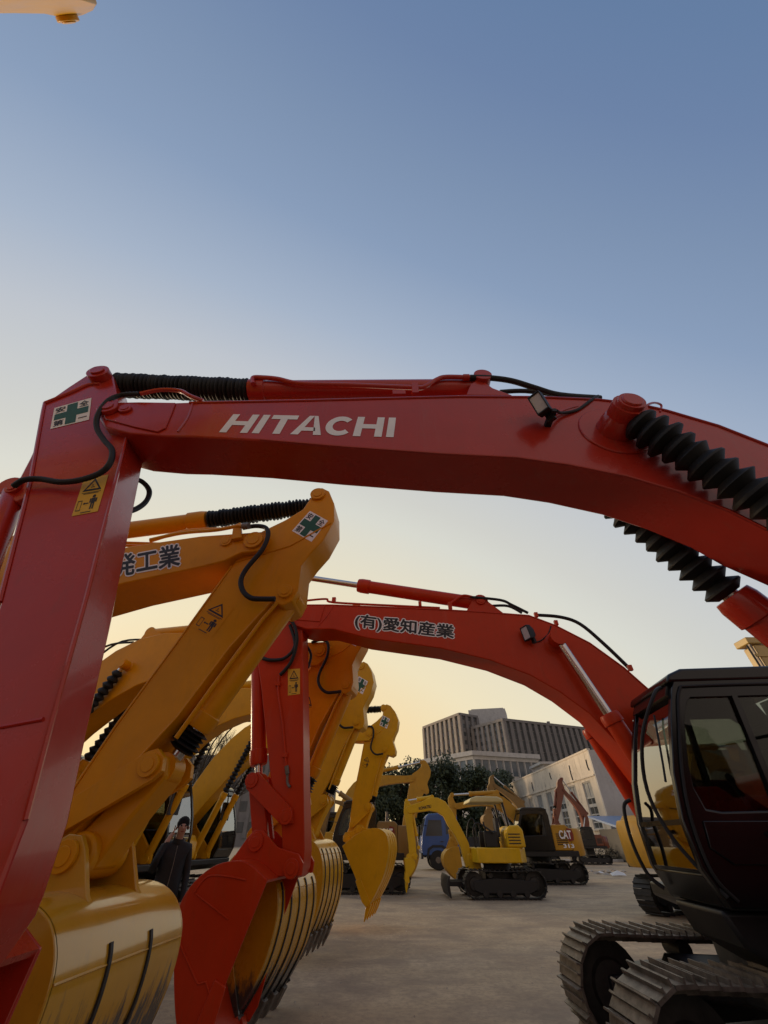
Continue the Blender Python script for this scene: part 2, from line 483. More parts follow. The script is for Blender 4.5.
def bucket(root, S, H_, shell, lipdir, w, mat, root_l=0, ears=.17, nrib=3, teeth=5, inside='inside', ribmat=None, sgn=1, pinmat=None, ribw=.013):
    """S stick pin, H_ link pin, shell = list of (s, z) from upper mouth round the back to the lip"""
    sh = [Vector(p) for p in shell]
    # smooth the profile
    q = []
    for i in range(len(sh) - 1):
        a = sh[max(i - 1, 0)]; b = sh[i]; c = sh[i + 1]; d = sh[min(i + 2, len(sh) - 1)]
        for k in range(4):
            t = k / 4
            q.append(.5 * ((2 * b) + (c - a) * t + (2 * a - 5 * b + 4 * c - d) * t * t + (3 * b - a - 3 * c + d) * t ** 3))
    q.append(sh[-1]); sh = q
    cen = sum(sh, Vector((0, 0))) / len(sh)
    inn = []
    for i, p in enumerate(sh):
        t = (sh[min(i + 1, len(sh) - 1)] - sh[max(i - 1, 0)]).normalized(); n = Vector((-t.y, t.x))
        if n.dot(cen - p) < 0: n = -n
        inn.append(p + n * .025)
    mb = MB(); n = len(sh); hw = w / 2 - .004
    vs = []
    for l in (-hw, hw):
        vs += [(p.x, l, p.y) for p in sh] + [(p.x, l, p.y) for p in inn]
    fs = []
    for i in range(n - 1):
        fs += [(i, 2 * n + i, 2 * n + i + 1, i + 1), (n + i, n + i + 1, 3 * n + i + 1, 3 * n + i)]
    fs += [(0, n, 3 * n, 2 * n), (n - 1, 3 * n - 1, 4 * n - 1, 2 * n - 1)]
    mb.add(vs, fs)
    b = mb.build('bucket', mat, root, ang=40)
    # side plates with a small outward rim
    for l in (-1, 1):
        sp = MB(); sp.prism([tuple(p) for p in sh], l * hw, l * (hw + .022))
        lip_in = lerp(tuple(sh[-1]), tuple(sh[0]), .02)
        sp.build('side_plate', mat, b, bevel=.006)
        ed = MB(); cut = [lerp(tuple(sh[-1]), tuple(sh[0]), t) for t in (0.02, .42)]
        outd = (Vector(cut[0]) - cen).normalized()
        dn = (Vector(tuple(sh[-1])) - Vector(tuple(sh[0]))).normalized(); nn = Vector((dn.y, -dn.x))
        if nn.dot(cen - sh[0]) > 0: nn = -nn
        A_, B_ = Vector(cut[0]), Vector(cut[1])
        ed.prism([tuple(A_ - nn * .1), tuple(B_ - nn * .1), tuple(B_ + nn * .02), tuple(A_ * .75 + B_ * .25 + nn * .07), tuple(A_ + nn * .035)], l * (hw + .023), l * (hw + .05))
        ed.build('side_cutter', mat, b, bevel=.006)
    wl = MB(); i_ = int(n * .5); o_ = (sh[i_] - inn[i_]) / .025
    wl.tube([(sh[i_].x + o_.x * .001, -hw, sh[i_].y + o_.y * .001), (sh[i_].x + o_.x * .001, hw, sh[i_].y + o_.y * .001)], .006, 6); wl.build('weld_bead', mat, b)
    # wear straps on the back
    if nrib:
        for k in range(nrib):
            l = (k + 1) / (nrib + 1) * w - w / 2 if nrib < 4 else (k / (nrib - 1) - .5) * w * .82
            rb = MB(); i0 = int(n * .45)
            out = []
            for i in range(i0, n):
                p = sh[i]; o_ = (p - inn[i]) / .025
                out.append((p, p + o_ * .012))
            vv = []
            for p, o_ in out:
                for ll in (l - ribw, l + ribw): vv += [(p.x, ll, p.y), (o_.x, ll, o_.y)]
            ff = []
            for i in range(len(out) - 1):
                a = i * 4; c = a + 4
                ff += [(a + 1, c + 1, c + 3, a + 3), (a, c, c + 1, a + 1), (a + 2, a + 3, c + 3, c + 2)]
            ff += [(0, 1, 3, 2), (len(vv) - 4, len(vv) - 2, len(vv) - 1, len(vv) - 3)]
            rb.add(vv, ff); rb.build('wear_strip', ribmat or mat, b, flat=True)
    # ears
    top = sh[0]; k = int(n * .38)
    for l in (-ears, ears):
        ea = MB()
        rS, rH = .13, .115
        S_, Hh = Vector(S), Vector(H_)
        axis = (Hh - S_).normalized(); up = Vector((-axis.y, axis.x))
        if up.dot(cen - S_) > 0: up = -up
        poly = [tuple(S_ - axis * rS), tuple(S_ - axis * rS * .7 + up * rS * .7), tuple(S_ + up * rS), tuple(S_ * .5 + Hh * .5 + up * .07), tuple(Hh + up * rH), tuple(Hh + axis * rH * .7 + up * rH * .7), tuple(Hh + axis * rH)]
        poly += [tuple(lerp(tuple(Hh), tuple(sh[k]), .6)), tuple(sh[k] + (inn[k] - sh[k]) * .4), tuple(inn[int(n * .2)]), tuple(inn[1])]
        ea.prism(poly, l - .022, l + .022)
        e = ea.build('ear', mat, b, bevel=.006)
        pb = MB()
        for pt in (S_, Hh): pinboss(pb, tuple(pt), l + math.copysign(.022, l), .085, math.copysign(.03, l))
        pb.build('pin_boss', pinmat or mat, e, bevel=.004)
    # teeth
    ld = Vector(lipdir).normalized(); ln = Vector((-ld.y, ld.x))
    for k in range(teeth):
        l = (k / (teeth - 1) - .5) * (w - .14)
        tb = MB(); c = sh[-1]
        vs = []
        for dd, hh, wt in ((-.06, .05, .055), (.10, .04, .05), (.26, .008, .03)):
            for a, bb in ((-1, -1), (1, -1), (1, 1), (-1, 1)):
                pp = c + ld * dd + ln * hh * bb; vs.append((pp.x, l + a * wt, pp.y))
        fs = [(3, 2, 1, 0), (8, 9, 10, 11)]
        for i in range(2):
            for j in range(4): fs.append((i * 4 + j, i * 4 + (j + 1) % 4, i * 4 + 4 + (j + 1) % 4, i * 4 + 4 + j))
        tb.add(vs, fs); tb.build('tooth', 'bare' if ribmat != mat else mat, b, bevel=.006)
    return b


def track_unit(root, l, L, h, w, yaw, matshoe='trackdark', center=(0, 0), shoes=44, detail=True, rz=0):
    """one crawler: belt of shoes round a frame; yaw turns the undercarriage against the house"""
    rot = Matrix.Rotation(rz, 3, 'Z')
    def T(s, ll, z): return tuple(rot @ Vector((s, ll, z)) + Vector((center[0], center[1], 0)))
    Rr = h / 2 - .04; half = L / 2 - h / 2
    per = 4 * half + 2 * math.pi * Rr
    def path(t):
        t = (t % 1) * per
        if t < 2 * half:
            sag = .035 * math.sin(math.pi * t / (2 * half))
            return (-half + t, h / 2 + Rr - sag, 0)
        t -= 2 * half
        if t < math.pi * Rr:
            a = t / Rr; return (half + Rr * math.sin(a), h / 2 + Rr * math.cos(a), -a)
        t -= math.pi * Rr
        if t < 2 * half: return (half - t, h / 2 - Rr, math.pi)
        t -= 2 * half
        a = t / Rr; return (-half - Rr * math.sin(a), h / 2 - Rr * math.cos(a), -a + math.pi)
    mb = MB(); pl = per / shoes
    for i in range(shoes):
        s0, z0, a = path((i + .5) / shoes)
        ca, sa = math.cos(a), math.sin(a)
        def B(x0, x1, y0, y1, z0_, z1_):
            vs = []
            for x in (x0, x1):
                for y in (y0, y1):
                    for z in (z0_, z1_):
                        vs.append(T(s0 + x * ca - z * sa, l + y, z0 + x * sa + z * ca))
            mb.add(vs, [(0, 1, 3, 2), (4, 6, 7, 5), (0, 4, 5, 1), (2, 3, 7, 6), (0, 2, 6, 4), (1, 5, 7, 3)])
        B(-pl * .49, pl * .49, -w / 2, w / 2, -.006, .018)
        if detail:
            B(-pl * .47, -pl * .39, -w / 2, w / 2, .0181, .060)
            B(-pl * .02, pl * .07, -w / 2 + .004, w / 2 - .004, .0181, .048)
            B(-pl * .5, pl * .5, -.10, -.06, -.06, -.0061); B(-pl * .5, pl * .5, .06, .10, -.06, -.0061)
        else:
            B(-.02, .02, -w / 2, w / 2, .0181, .05)
    t = mb.build('track', matshoe, root, flat=True)
    fr = MB()
    pts = [T(x, l, 0) for x in (-half, half)]
    prof = [(-half - .05, h * .32), (-half + .2, h * .2), (half - .2, h * .2), (half + .05, h * .32), (half + .05, h * .60), (half - .4, h * .66), (half * .3, h * .7), (-half * .3, h * .66), (-half + .35, h * .62), (-half - .05, h * .58)]
    n = len(prof); vs = [T(p[0], l - w * .33, p[1]) for p in prof] + [T(p[0], l + w * .33, p[1]) for p in prof]
    a = MB(); a.add(vs, [tuple(range(n)), tuple(range(2 * n - 1, n - 1, -1))] + [(i, i + n, (i + 1) % n + n, (i + 1) % n) for i in range(n)])
    a.build('track_frame', 'dark', t, bevel=.015)
    for x, nm in ((half, 'idler_wheel'), (-half, 'sprocket')):
        wmb = MB()
        wmb.lathe(T(x, l - .13, h / 2), T(x, l + .13, h / 2), [(0, .12), (.05, Rr * .5), (.2, Rr * .55), (.3, Rr * .92), (.7, Rr * .92), (.8, Rr * .55), (.95, Rr * .5), (1, .12)], 24)
        wmb.build(nm, 'trackdark', t)
    for k in range(6 if detail else 4):
        x = -half + .35 + k * (2 * half - .7) / (5 if detail else 3)
        rb = MB(); rb.cyl(T(x, l - w * .36, .15), T(x, l + w * .36, .15), .095, 14); rb.build('roller', 'trackdark', t)
    for x in (-half * .35, half * .45):
        rb = MB(); rb.cyl(T(x, l - .16, h - .17), T(x, l + .16, h - .17), .075, 14); rb.build('carrier_roller', 'trackdark', t)
    return t


CABF = [(-.10, 1.20), (0, 1.42), (.0, 1.72), (-.08, 2.05), (-.24, 2.45), (-.38, 2.74), (-.45, 2.84)]


def cab(root, s0, l0, l1, mat='cabblack', detail=True, k=1.0, tag_paper=False):
    """operator's cab from lateral l0 (boom side) to l1 (outer), front at s0"""
    def P(p): return (s0 + p[0] * k, 1.2 + (p[1] - 1.2) * k + (k - 1) * .0)
    out = [P(p) for p in CABF] + [P((-1.72, 2.84)), P((-1.80, 2.6)), P((-1.80, 1.20))]
    c = MB()
    # floor pan and roof
    pan = MB(); pan.prism([P((-.09, 1.2)), P((-.01, 1.40)), P((-1.8, 1.40)), P((-1.8, 1.2))], l0 + .05, l1 - .05)
    body = pan.build('cab', mat, root, bevel=.02)
    for l, sgn in ((l0, 1), (l1, -1)):
        o2 = out
        inn = [P((-.34, 1.78)), P((-.22, 1.80)), P((-.20, 1.95)), P((-.24, 2.12)), P((-.37, 2.46)), P((-.47, 2.62)), P((-.52, 2.66)), P((-1.40, 2.66)), P((-1.50, 2.58)), P((-1.50, 1.80))]
        rg = MB(); rg.ring(o2, inn, l, l + sgn * .07)
        sd = rg.build('side_frame', mat, body, bevel=.012)
        gl = MB(); gl.prism(inn, l + sgn * .03, l + sgn * .036); gl.build('side_window', 'glass', body, flat=True)
        if detail:
            md = MB(); md.prism([P((-.83, 1.79)), P((-.78, 1.79)), P((-.90, 2.67)), P((-.95, 2.67))], l - sgn * .004, l + sgn * .05); md.build('window_bar', mat, body)
            if sgn < 0:
                hn = MB(); hn.tube([(s0 - .62, l + .03, 1.62), (s0 - .62, l + .07, 1.64), (s0 - .86, l + .07, 1.66), (s0 - .86, l + .03, 1.68)], .014)
                hn.build('door_handle', 'rubber', body)
                dr = MB(); dr.prism([P((-.25, 1.45)), P((-.12, 1.55)), P((-.15, 1.72)), P((-1.42, 1.72)), P((-1.42, 1.45))], l + .001, l + .016)
                dr.build('door_panel', mat, body, bevel=.012)
                ln = MB(); ln.tube([(P(p)[0] - .06, l + .012, P(p)[1] + (.05 if p[1] < 1.3 else -.02)) for p in CABF[:-1]] + [(P((-.6, 2.76))[0], l + .012, P((-.6, 2.76))[1]), (P((-1.5, 2.76))[0], l + .012, P((-1.5, 2.76))[1])], .013)
                ln.build('door_seal', 'rubber', body)
    rf = MB(); rf.prism([P((-.36, 2.80)), P((-.40, 2.88)), P((-.55, 2.935)), P((-1.5, 2.935)), P((-1.76, 2.86)), P((-1.76, 2.80))], l0 - .012, l1 + .012)
    rf.build('roof', mat, body, bevel=.03, seg=3)
    # windscreen, bent, between the two A pillars
    fr = [P((p[0] - .022, p[1])) for p in CABF[1:-1]]
    fi = [P((p[0] - .030, p[1])) for p in CABF[1:-1]]
    g = MB(); n = len(fr); vs = [(p[0], l, p[1]) for l in (l0 + .07, l1 - .07) for p in fr]
    g.add(vs, [(i, i + n, i + n + 1, i + 1) for i in range(n - 1)]); g.build('windscreen', 'screen', body)
    sill = MB(); sill.prism([P((-.11, 1.2)), P((-.10, 1.22)), P((-.005, 1.42)), P((-.07, 1.42)), P((-.16, 1.2))], l0 + .07, l1 - .07); sill.build('front_sill', mat, body)
    mid = MB(); mid.prism([P((-.01, 1.70)), P((-.01, 1.735)), P((-.04, 1.735)), P((-.04, 1.70))], l0 + .07, l1 - .07); mid.build('screen_bar', mat, body)
    hd = MB(); hd.prism([P((-.33, 2.70)), P((-.385, 2.80)), P((-.44, 2.80)), P((-.40, 2.70))], l0 + .07, l1 - .07); hd.build('screen_header', mat, body)
    bk = MB(); bk.prism([P((-1.8, 1.4)), P((-1.74, 1.4)), P((-1.74, 2.0)), P((-1.8, 2.0))], l0 + .07, l1 - .07); bk.build('rear_panel', mat, body)
    rg = MB(); rg.add([(P((-1.77, 0))[0], l, z) for l in (l0 + .07, l1 - .07) for z in (P((0, 2.0))[1], P((0, 2.8))[1])], [(0, 1, 3, 2)]); rg.build('rear_window', 'glass', body, flat=True)
    if detail:
        lm = (l0 + l1) / 2
        st = MB(); st.box((s0 - 1.0, lm, 1.62), (.5, .5, .14)); st.box((s0 - 1.27, lm, 1.98), (.13, .48, .62), Matrix.Rotation(R(-10), 3, 'Y')); st.box((s0 - 1.36, lm, 2.40), (.10, .28, .2)); st.box((s0 - 1.0, lm, 1.46), (.35, .4, .2))
        st.build('seat', 'seat', body, bevel=.05, seg=3)
        cs = MB()
        for q in (-.33, .33): cs.box((s0 - .85, lm + q, 1.62), (.55, .14, .3)); cs.tube([(s0 - .68, lm + q, 1.75), (s0 - .62, lm + q, 1.98)], .018); cs.lathe((s0 - .62, lm + q, 1.97), (s0 - .61, lm + q, 2.06), [(0, .02), (.5, .035), (1, .02)], 12)
        cs.build('console', 'dark', body, bevel=.02)
        rl = MB(); rl.tube([(s0 + .0, l0 + .06, 1.92), (s0 + .08, l0 + .03, 1.86), (s0 + .11, l0 + .03, 1.6), (s0 + .07, l0 + .05, 1.36), (s0 - .02, l0 + .1, 1.26)], .017)
        rl.build('front_grab_rail', 'rubber', body)
        wp = MB(); wp.tube([(s0 - .05, l1 - .14, 2.0), (s0 - .13, l1 - .2, 2.2), (s0 - .28, l1 - .33, 2.58)], .010); wp.build('wiper', 'rubber', body)
        hose = MB(); hose.tube([(s0 - .34, l1 - .1, 2.78), (s0 - .2, l1 + .0, 2.7), (s0 + .02, l1 - .1, 2.35), (s0 + .10, l1 - .22, 1.95), (s0 + .06, l1 - .15, 1.6), (s0 - .1, l1 + .01, 1.27)], .016); hose.build('mirror_arm', 'rubber', body)
    return body


def house(root, k, mat, cw, hoodmat=None, tank=True):
    """deck, engine hood, counterweight, tool boxes and slew ring"""
    def S(p): return (p[0] * k, 1.2 + (p[1] - 1.2) * k)
    fx = 0 if tank else -.62
    d = MB(); d.prism([S(p) for p in ((-1.7, .98), (-1.7, 1.2), (1.22 + fx, 1.2), (1.22 + fx, 1.08), (.95 + fx, .98))], -1.30 * k, 1.40 * k)
    dk = d.build('deck', 'dark', root, bevel=.02)
    c = MB(); pts = []
    for i in range(13):
        a = R(90 + 180 * i / 12); pts.append((-1.55 * k + .85 * k * math.cos(a) * (.9 if abs(math.sin(a)) > .9 else 1), 1.38 * k * math.sin(a)))
    pts = [(-1.45 * k, 1.38 * k)] + pts[0:] + [(-1.45 * k, -1.38 * k)]
    n = len(pts); vs = []
    for z, f in ((1.0, .95), (1.12, 1), (1.95, 1), (2.08, .95)):
        vs += [((p[0] + 1.45 * k) * f - 1.45 * k, p[1] * f, S((0, z))[1]) for p in pts]
    fs = [tuple(range(n - 1, -1, -1)), tuple(3 * n + i for i in range(n))]
    for j in range(3): fs += [(j * n + i, j * n + (i + 1) % n, (j + 1) * n + (i + 1) % n, (j + 1) * n + i) for i in range(n)]
    c.add(vs, fs); cwo = c.build('counterweight', cw, root, bevel=.02)
    h = MB(); h.prism([S(p) for p in ((-1.44, 1.21), (-1.44, 2.12), (-1.3, 2.22), (-.62, 2.22), (-.55, 2.1), (-.55, 1.21))], -1.32 * k, 1.38 * k)
    hd = h.build('engine_hood', hoodmat or mat, root, bevel=.04, seg=3)
    for sgn in (-1, 1):
        dl = MB()
        for q in range(6): dl.box((-1.0 * k, sgn * (1.345 if sgn < 0 else 1.40) * k * .995, S((0, 1.45 + q * .08))[1]), (.55 * k, .02, .03))
        dl.build('louvre', 'dark', hd)
    ex = MB(); ex.lathe((-1.0 * k, -.6 * k, S((0, 2.2))[1]), (-1.0 * k, -.6 * k, S((0, 2.62))[1]), [(0, .07), (.5, .07), (.55, .055), (1, .055)], 14); ex.build('exhaust_pipe', 'bare', hd)
    if tank:
        t = MB(); t.prism([S(p) for p in ((-.54, 1.21), (-.54, 1.95), (.25, 1.95), (.4, 1.75), (1.05, 1.7), (1.15, 1.55), (1.15, 1.21))], -1.30 * k, -.48 * k)
        tk = t.build('fuel_tank', mat, root, bevel=.04, seg=3)
        rl = MB(); rl.tube([(1.0 * k, -1.2 * k, S((0, 1.7))[1]), (1.0 * k, -1.2 * k, S((0, 2.3))[1]), (-.4 * k, -1.2 * k, S((0, 2.5))[1]), (-.4 * k, -1.2 * k, S((0, 1.9))[1])], .018, smooth=False); rl.build('handrail', 'dark', tk)
    b = MB(); b.prism([S(p) for p in ((-.54, 1.2), (-.54, 1.55), (.1, 2.1), (.42, 2.1), (.5, 1.9), (1.12 + fx * .6, 1.35), (1.12 + fx * .6, 1.2))], -.40 * k, -.34 * k)
    b.prism([S(p) for p in ((-.54, 1.2), (-.54, 1.55), (.1, 2.1), (.42, 2.1), (.5, 1.9), (1.12 + fx * .6, 1.35), (1.12 + fx * .6, 1.2))], .34 * k, .40 * k)
    b.build('boom_bracket', mat, root, bevel=.012)
    sl = MB(); sl.cyl((0, 0, .62 * k), (0, 0, S((0, .98))[1]), .62 * k, 36); sl.build('slew_ring', 'trackdark', root)
    return dk, cwo, hd


def undercarriage(root, k, rz, detail, mat, L=3.9, g=2.04, w=.55, h=.86, shift=(0, 0, 0, 0)):
    cf = MB(); rot = Matrix.Rotation(rz, 3, 'Z')
    for sgn in (-1, 1):
        for e in (-1, 1):
            a = rot @ Vector((e * .25, 0, .60)); b = rot @ Vector((e * .75, sgn * (g / 2 - .1), .5))
            cf.tube([tuple(a * k), tuple(b * k)], .17 * k, 8)
    cf.box((0, 0, .58 * k), (1.0 * k, .9 * k, .26 * k), rot)
    cf.build('car_body', 'dark', root, bevel=.02)
    for i, sgn in enumerate((-1, 1)):
        track_unit(root, sgn * g / 2 * k, L * k, h * k, w * k, 0, mat, detail=detail, rz=rz, shoes=54 if detail else 36, center=(shift[2 * i], shift[2 * i + 1]))


def boom_parts(root, outline, wb, A, mat, tipfork=.30, pins=()):
    mb = MB(); mb.prism(outline, -wb / 2, wb / 2)
    o = mb.build('boom', mat, root, bevel=.012)
    return o


GENBOOM = [(-.025, .028), (.03, .07), (.1, .14), (.2, .215), (.3, .265), (.38, .29), (.46, .295), (.54, .277), (.62, .24), (.7, .195), (.82, .125), (.93, .06), (.985, .034), (1.018, .02), (1.03, 0), (1.018, -.022),
           (.985, -.034), (.93, -.012), (.85, .028), (.75, .072), (.65, .11), (.55, .135), (.46, .142), (.38, .132), (.28, .098), (.15, .035), (.03, -.03), (-.02, -.03), (-.035, 0)]


# ================================================================== near red machine (faces left, body outside the frame)
def near_red():
    fr = Frame((3.8, 1.8), 180)
    root = empty('excavator', (3.8, 1.8, 0), R(180), 'nearest red excavator, its boom arching across the whole photo with large white lettering', 'excavator', 'excavators parked in the yard')
    wb = .36; ln = wb / 2; ws = .235
    up = [(101, 404), (108, 402), (135, 404), (190, 402), (250, 401), (302, 400), (380, 398), (460, 396), (540, 396.5), (598, 399), (640, 404), (666, 410), (717, 425), (768, 445)]
    lo = [(768, 530), (730, 511), (679, 492), (628, 477), (568, 465), (517, 458), (440, 454), (342, 447), (260, 440), (193, 436.5), (166, 436), (129, 433), (105, 427), (97, 416)]
    boom = fr.locs(up, ln)
    low = fr.locs(lo, ln)
    foot = [(.75, 2.85), (.32, 2.12), (.2, 2.05), (.08, 1.95), (.1, 1.8), (.22, 1.74), (.45, 1.85), (1.2, 2.45)]
    outline = boom + foot + low
    bo = boom_parts(root, outline, wb, None, 'red')
    A = fr.loc(112, 416, ln)
    # top and bottom flange lips, weld seams
    lip = MB()
    for l in (ln,):
        pts = [(p[0], l + .002, p[1] - .012) for p in boom[3:]]
        lip.tube(pts, .010, 6, smooth=False)
        lip.tube([(p[0], l + .001, p[1] + .006) for p in low[:-5]], .007, 6, smooth=False)
    lip.build('weld_seam', 'red', bo)
    # fork at the tip: doubled plates and pins
    tip = fr.locs([(100, 410), (104, 402), (112, 401), (124, 404), (132, 405), (128, 413), (118, 417), (104, 420)], ln)
    pl = fr.locs([(102, 411), (112, 404), (140, 403.5), (176, 404), (172, 415), (166, 429), (158, 433), (135, 428), (106, 420)], ln)
    tp = MB(); tp.prism(pl, ln + .0005, ln + .012); tp.prism(pl, -ln - .0005, -ln - .012); tp.build('tip_plate', 'red', bo, bevel=.004)
    seam = fr.locs([(193, 403), (188, 418), (178, 432)], ln)
    sm = MB(); sm.tube([(p[0], ln + .002, p[1]) for p in seam], .007, 6); sm.build('weld_seam', 'red', bo)
    pn = MB(); pinboss(pn, fr.loc(109, 409, ln + .02), ln + .012, .07, .035); pinboss(pn, fr.loc(125, 409, ln + .02), ln + .012, .045, .02); pinboss(pn, fr.loc(109, 409, ln + .02), -ln - .012, .07, -.035)
    pn.build('tip_pin', 'red', bo, bevel=.005)
    # lettering
    cs = [fr.p3(233.5, 414.5, ln), fr.p3(396, 418, ln), fr.p3(393.5, 437.5, ln), fr.p3(219, 432.5, ln)]
    decal('lettering', 'silver', bo, cs, hitachi_shapes(), .003)
    # boom cylinder pins sticking out of the boom
    B = fr.loc(615, 431, ln)
    bp = MB()
    bp.lathe((B[0], -ln - .24, B[1]), (B[0], ln + .24, B[1]), [(0, .082), (.03, .085), (.10, .085), (.12, .10), (.20, .12), (.30, .13), (.70, .13), (.80, .12), (.88, .10), (.90, .085), (.97, .085), (1, .082)], 28)
    bp.lathe((B[0], ln + .001, B[1]), (B[0], ln + .012, B[1]), [(0, .24), (1, .235)], 36); bp.lathe((B[0], ln + .24, B[1]), (B[0], ln + .252, B[1]), [(0, .066), (1, .06)], 24)
    bp.build('cylinder_pin', 'red', bo, bevel=.003)
    base = (.86, 1.27)
    for l in (ln + .13, -ln - .13):
        cylinder('boom_cylinder', base, B, l, .10, .05, .60, root, 'red', (.070, .116, 12, .93))
    gr = MB(); gr.tube([fr.p3(640, 409, ln + .08), fr.p3(652, 403, ln + .05), fr.p3(661, 405, ln), fr.p3(660, 412, ln)], .008); gr.build('grease_pipe', 'red', bo)
    # stick cylinder along the top of the boom
    top = fr.loc(98, 374, .06)
    bell0 = fr.loc(120, 386, 0); gl = fr.loc(250, 391, 0); end = fr.loc(480, 388, 0)
    P0 = end; d = Vector(gl) - Vector(end)
    cy = MB(); e3 = Vector((end[0], 0, end[1] - .02)); g3 = Vector((gl[0], 0, gl[1])); t3 = Vector((bell0[0], 0, bell0[1]))
    cy.lathe(e3, g3, [(0, .07), (.02, .085), (.93, .085), (.932, .10), (.985, .10), (1, .095)], 24)
    c0 = cy.build('stick_cylinder', 'red', root, bevel=.004)
    sp = Vector((top[0], 0, top[1]))
    rd = MB(); rd.cyl(g3, sp, .045, 16); rd.build('piston_rod', 'steel', c0)
    bl = MB(); bl.bellows(g3, t3 + (sp - t3) * .1, .085, .103, 34, 24, .04); bl.build('rod_boot', 'bellows', c0, ang=20)
    br = MB(); br.prism(fr.locs([(466, 397), (470, 386), (476, 382.5), (484, 384), (492, 390), (512, 397.5)], .08), -.10, .10)
    br.cyl((end[0], -.13, end[1]), (end[0], .13, end[1]), .075, 20); br.build('cylinder_bracket', 'red', bo, bevel=.006)
    pp = MB(); pp.tube([fr.p3(253, 384, .11), fr.p3(253, 378, .11), fr.p3(262, 377.5, .11), fr.p3(278, 379, .11), fr.p3(300, 383.5, .11), fr.p3(350, 385, .11), fr.p3(410, 387.5, .11), fr.p3(424, 387, .11), fr.p3(436, 380, .11), fr.p3(446, 377, .11), fr.p3(470, 377.5, .11)], .019, 10)
    pp.box(fr.p3(415, 390, .11), (.05, .05, .14)); pp.cyl(fr.p3(463, 377.5, .11), fr.p3(469, 377.5, .11), .028, 12); pp.box(fr.p3(399, 394, .11), (.10, .04, .05))
    pp.build('hydraulic_pipe', 'red', c0)
    hp = MB(); hp.tube([fr.p3(470, 377.5, .11), fr.p3(490, 378, .11), fr.p3(512, 381, .10), fr.p3(535, 388, .07), fr.p3(560, 395, .0), fr.p3(600, 398, -.1)], .024, 10)
    hp.tube([fr.p3(500, 392, -.05), fr.p3(525, 391, -.05), fr.p3(556, 395, -.1)], .02, 8)
    hp.build('hydraulic_hose', 'rubber', c0)
    # work lamp on the near face
    lc = fr.p3(540, 404, ln + .14)
    work_lamp(bo, lc, (.75, .62, -.42), .068, .62)
    lm = MB(); lm.box((lc[0] - .08, ln + .06, lc[2] - .05), (.04, .14, .03)); lm.tube([(lc[0] - .12, ln + .10, lc[2] - .02), fr.p3(562, 413, ln + .03), fr.p3(577, 410, ln + .01), fr.p3(590, 401, ln + .01), fr.p3(598, 396, ln - .01)], .011)
    lm.build('lamp_cable', 'rubber', bo)
    cl = MB(); cl.tube([fr.p3(545, 425, ln + .002), fr.p3(560, 412, ln + .02), fr.p3(578, 406, ln + .02)], .006, 6); cl.build('lamp_wire', 'red', bo)
    # ---- stick
    lsn = ws / 2
    st = [(91, 372), (98, 367), (107, 369), (113, 376), (117, 396), (119, 415), (127, 437), (106, 520), (86, 600), (52, 722), (26, 820)]
    so = fr.locs(st, lsn)
    S = (fr.loc(0, 600, lsn)[0] * 0 + (3.8 + 1.2), 1.2)
    S = (5.2, 1.40)
    rest = [(S[0] - .2, S[1] + .05), (S[0] - .2, S[1]), (S[0] - .14, S[1] - .14), (S[0], S[1] - .2), (S[0] + .14, S[1] - .14), (S[0] + .2, S[1]), (S[0] + .22, S[1] + .4)]
    left = fr.locs([(0, 602), (21, 520), (31, 480), (43, 412), (45, 403), (68, 387)], lsn)
    sk = MB(); sk.prism(so + rest + left, -lsn, lsn)
    sko = sk.build('stick', 'red', root, bevel=.012)
    gus = MB()
    ger = fr.locs([(46, 440), (37, 443), (30, 458), (20, 477), (11, 482), (7, 488), (9, 498), (16, 502), (40, 490)], .04)
    gus.prism(ger, -.04, .04); gus.build('gusset', 'red', sko, bevel=.008)
    ed = MB(); ed.tube([(p[0], lsn + .002, p[1]) for p in reversed(left[:-1])], .011, 6, smooth=False); ed.tube([(p[0], lsn + .002, p[1]) for p in so[5:]], .010, 6, smooth=False)
    ed.tube([fr.p3(45, 403, lsn + .004), fr.p3(70, 393, lsn + .004), fr.p3(88, 385, lsn + .004), fr.p3(100, 384, lsn + .004)], .013, 8)
    q0, q1 = fr.p3(0, 727, lsn + .003), fr.p3(43, 719, lsn + .003); ed.tube([q0, q1], .008, 6)
    ed.build('weld_seam', 'red', sko)
    pb = MB(); pinboss(pb, fr.loc(98, 372, lsn + .05), lsn, .085, .06); pinboss(pb, fr.loc(14, 490, .04), .04, .042, .025)
    pb.build('pin_boss', 'red', sko, bevel=.004)
    Sr = MB()
    safety_sign(sko, [fr.p3(54.6, 408.3, lsn), fr.p3(91.7, 398, lsn), fr.p3(89.2, 420, lsn), fr.p3(50.6, 429.4, lsn)], 1)
    warning_sign(sko, [fr.p3(84.4, 478.7, lsn), fr.p3(108.7, 475, lsn), fr.p3(98, 511.6, lsn), fr.p3(72, 516.6, lsn)], 1)
    hs = MB(); L = lsn + .05
    hs.tube([fr.p3(140, 394, ln + .05), fr.p3(122, 395, L + .05), fr.p3(108, 401, L + .06), fr.p3(98, 415, L + .05), fr.p3(97, 428, L + .03), fr.p3(104, 440, L + .02), fr.p3(112, 450, L + .02), fr.p3(110, 463, L + .02), fr.p3(100, 473, L), fr.p3(80, 480, L), fr.p3(60, 482, L), fr.p3(40, 479, L), fr.p3(24, 480, L), fr.p3(14, 486, L - .03)], [.0185, .0165] * 78, 10, sub=12)
    hs.tube([fr.p3(128, 478, -lsn + .02), fr.p3(141, 481, -lsn - .06), fr.p3(149, 490, -lsn - .10), fr.p3(147, 500, -lsn - .10), fr.p3(138, 508, -lsn - .06), fr.p3(122, 514, -lsn + .02)], .018, 8)
    hs.build('hydraulic_hose', 'rubber', sko)
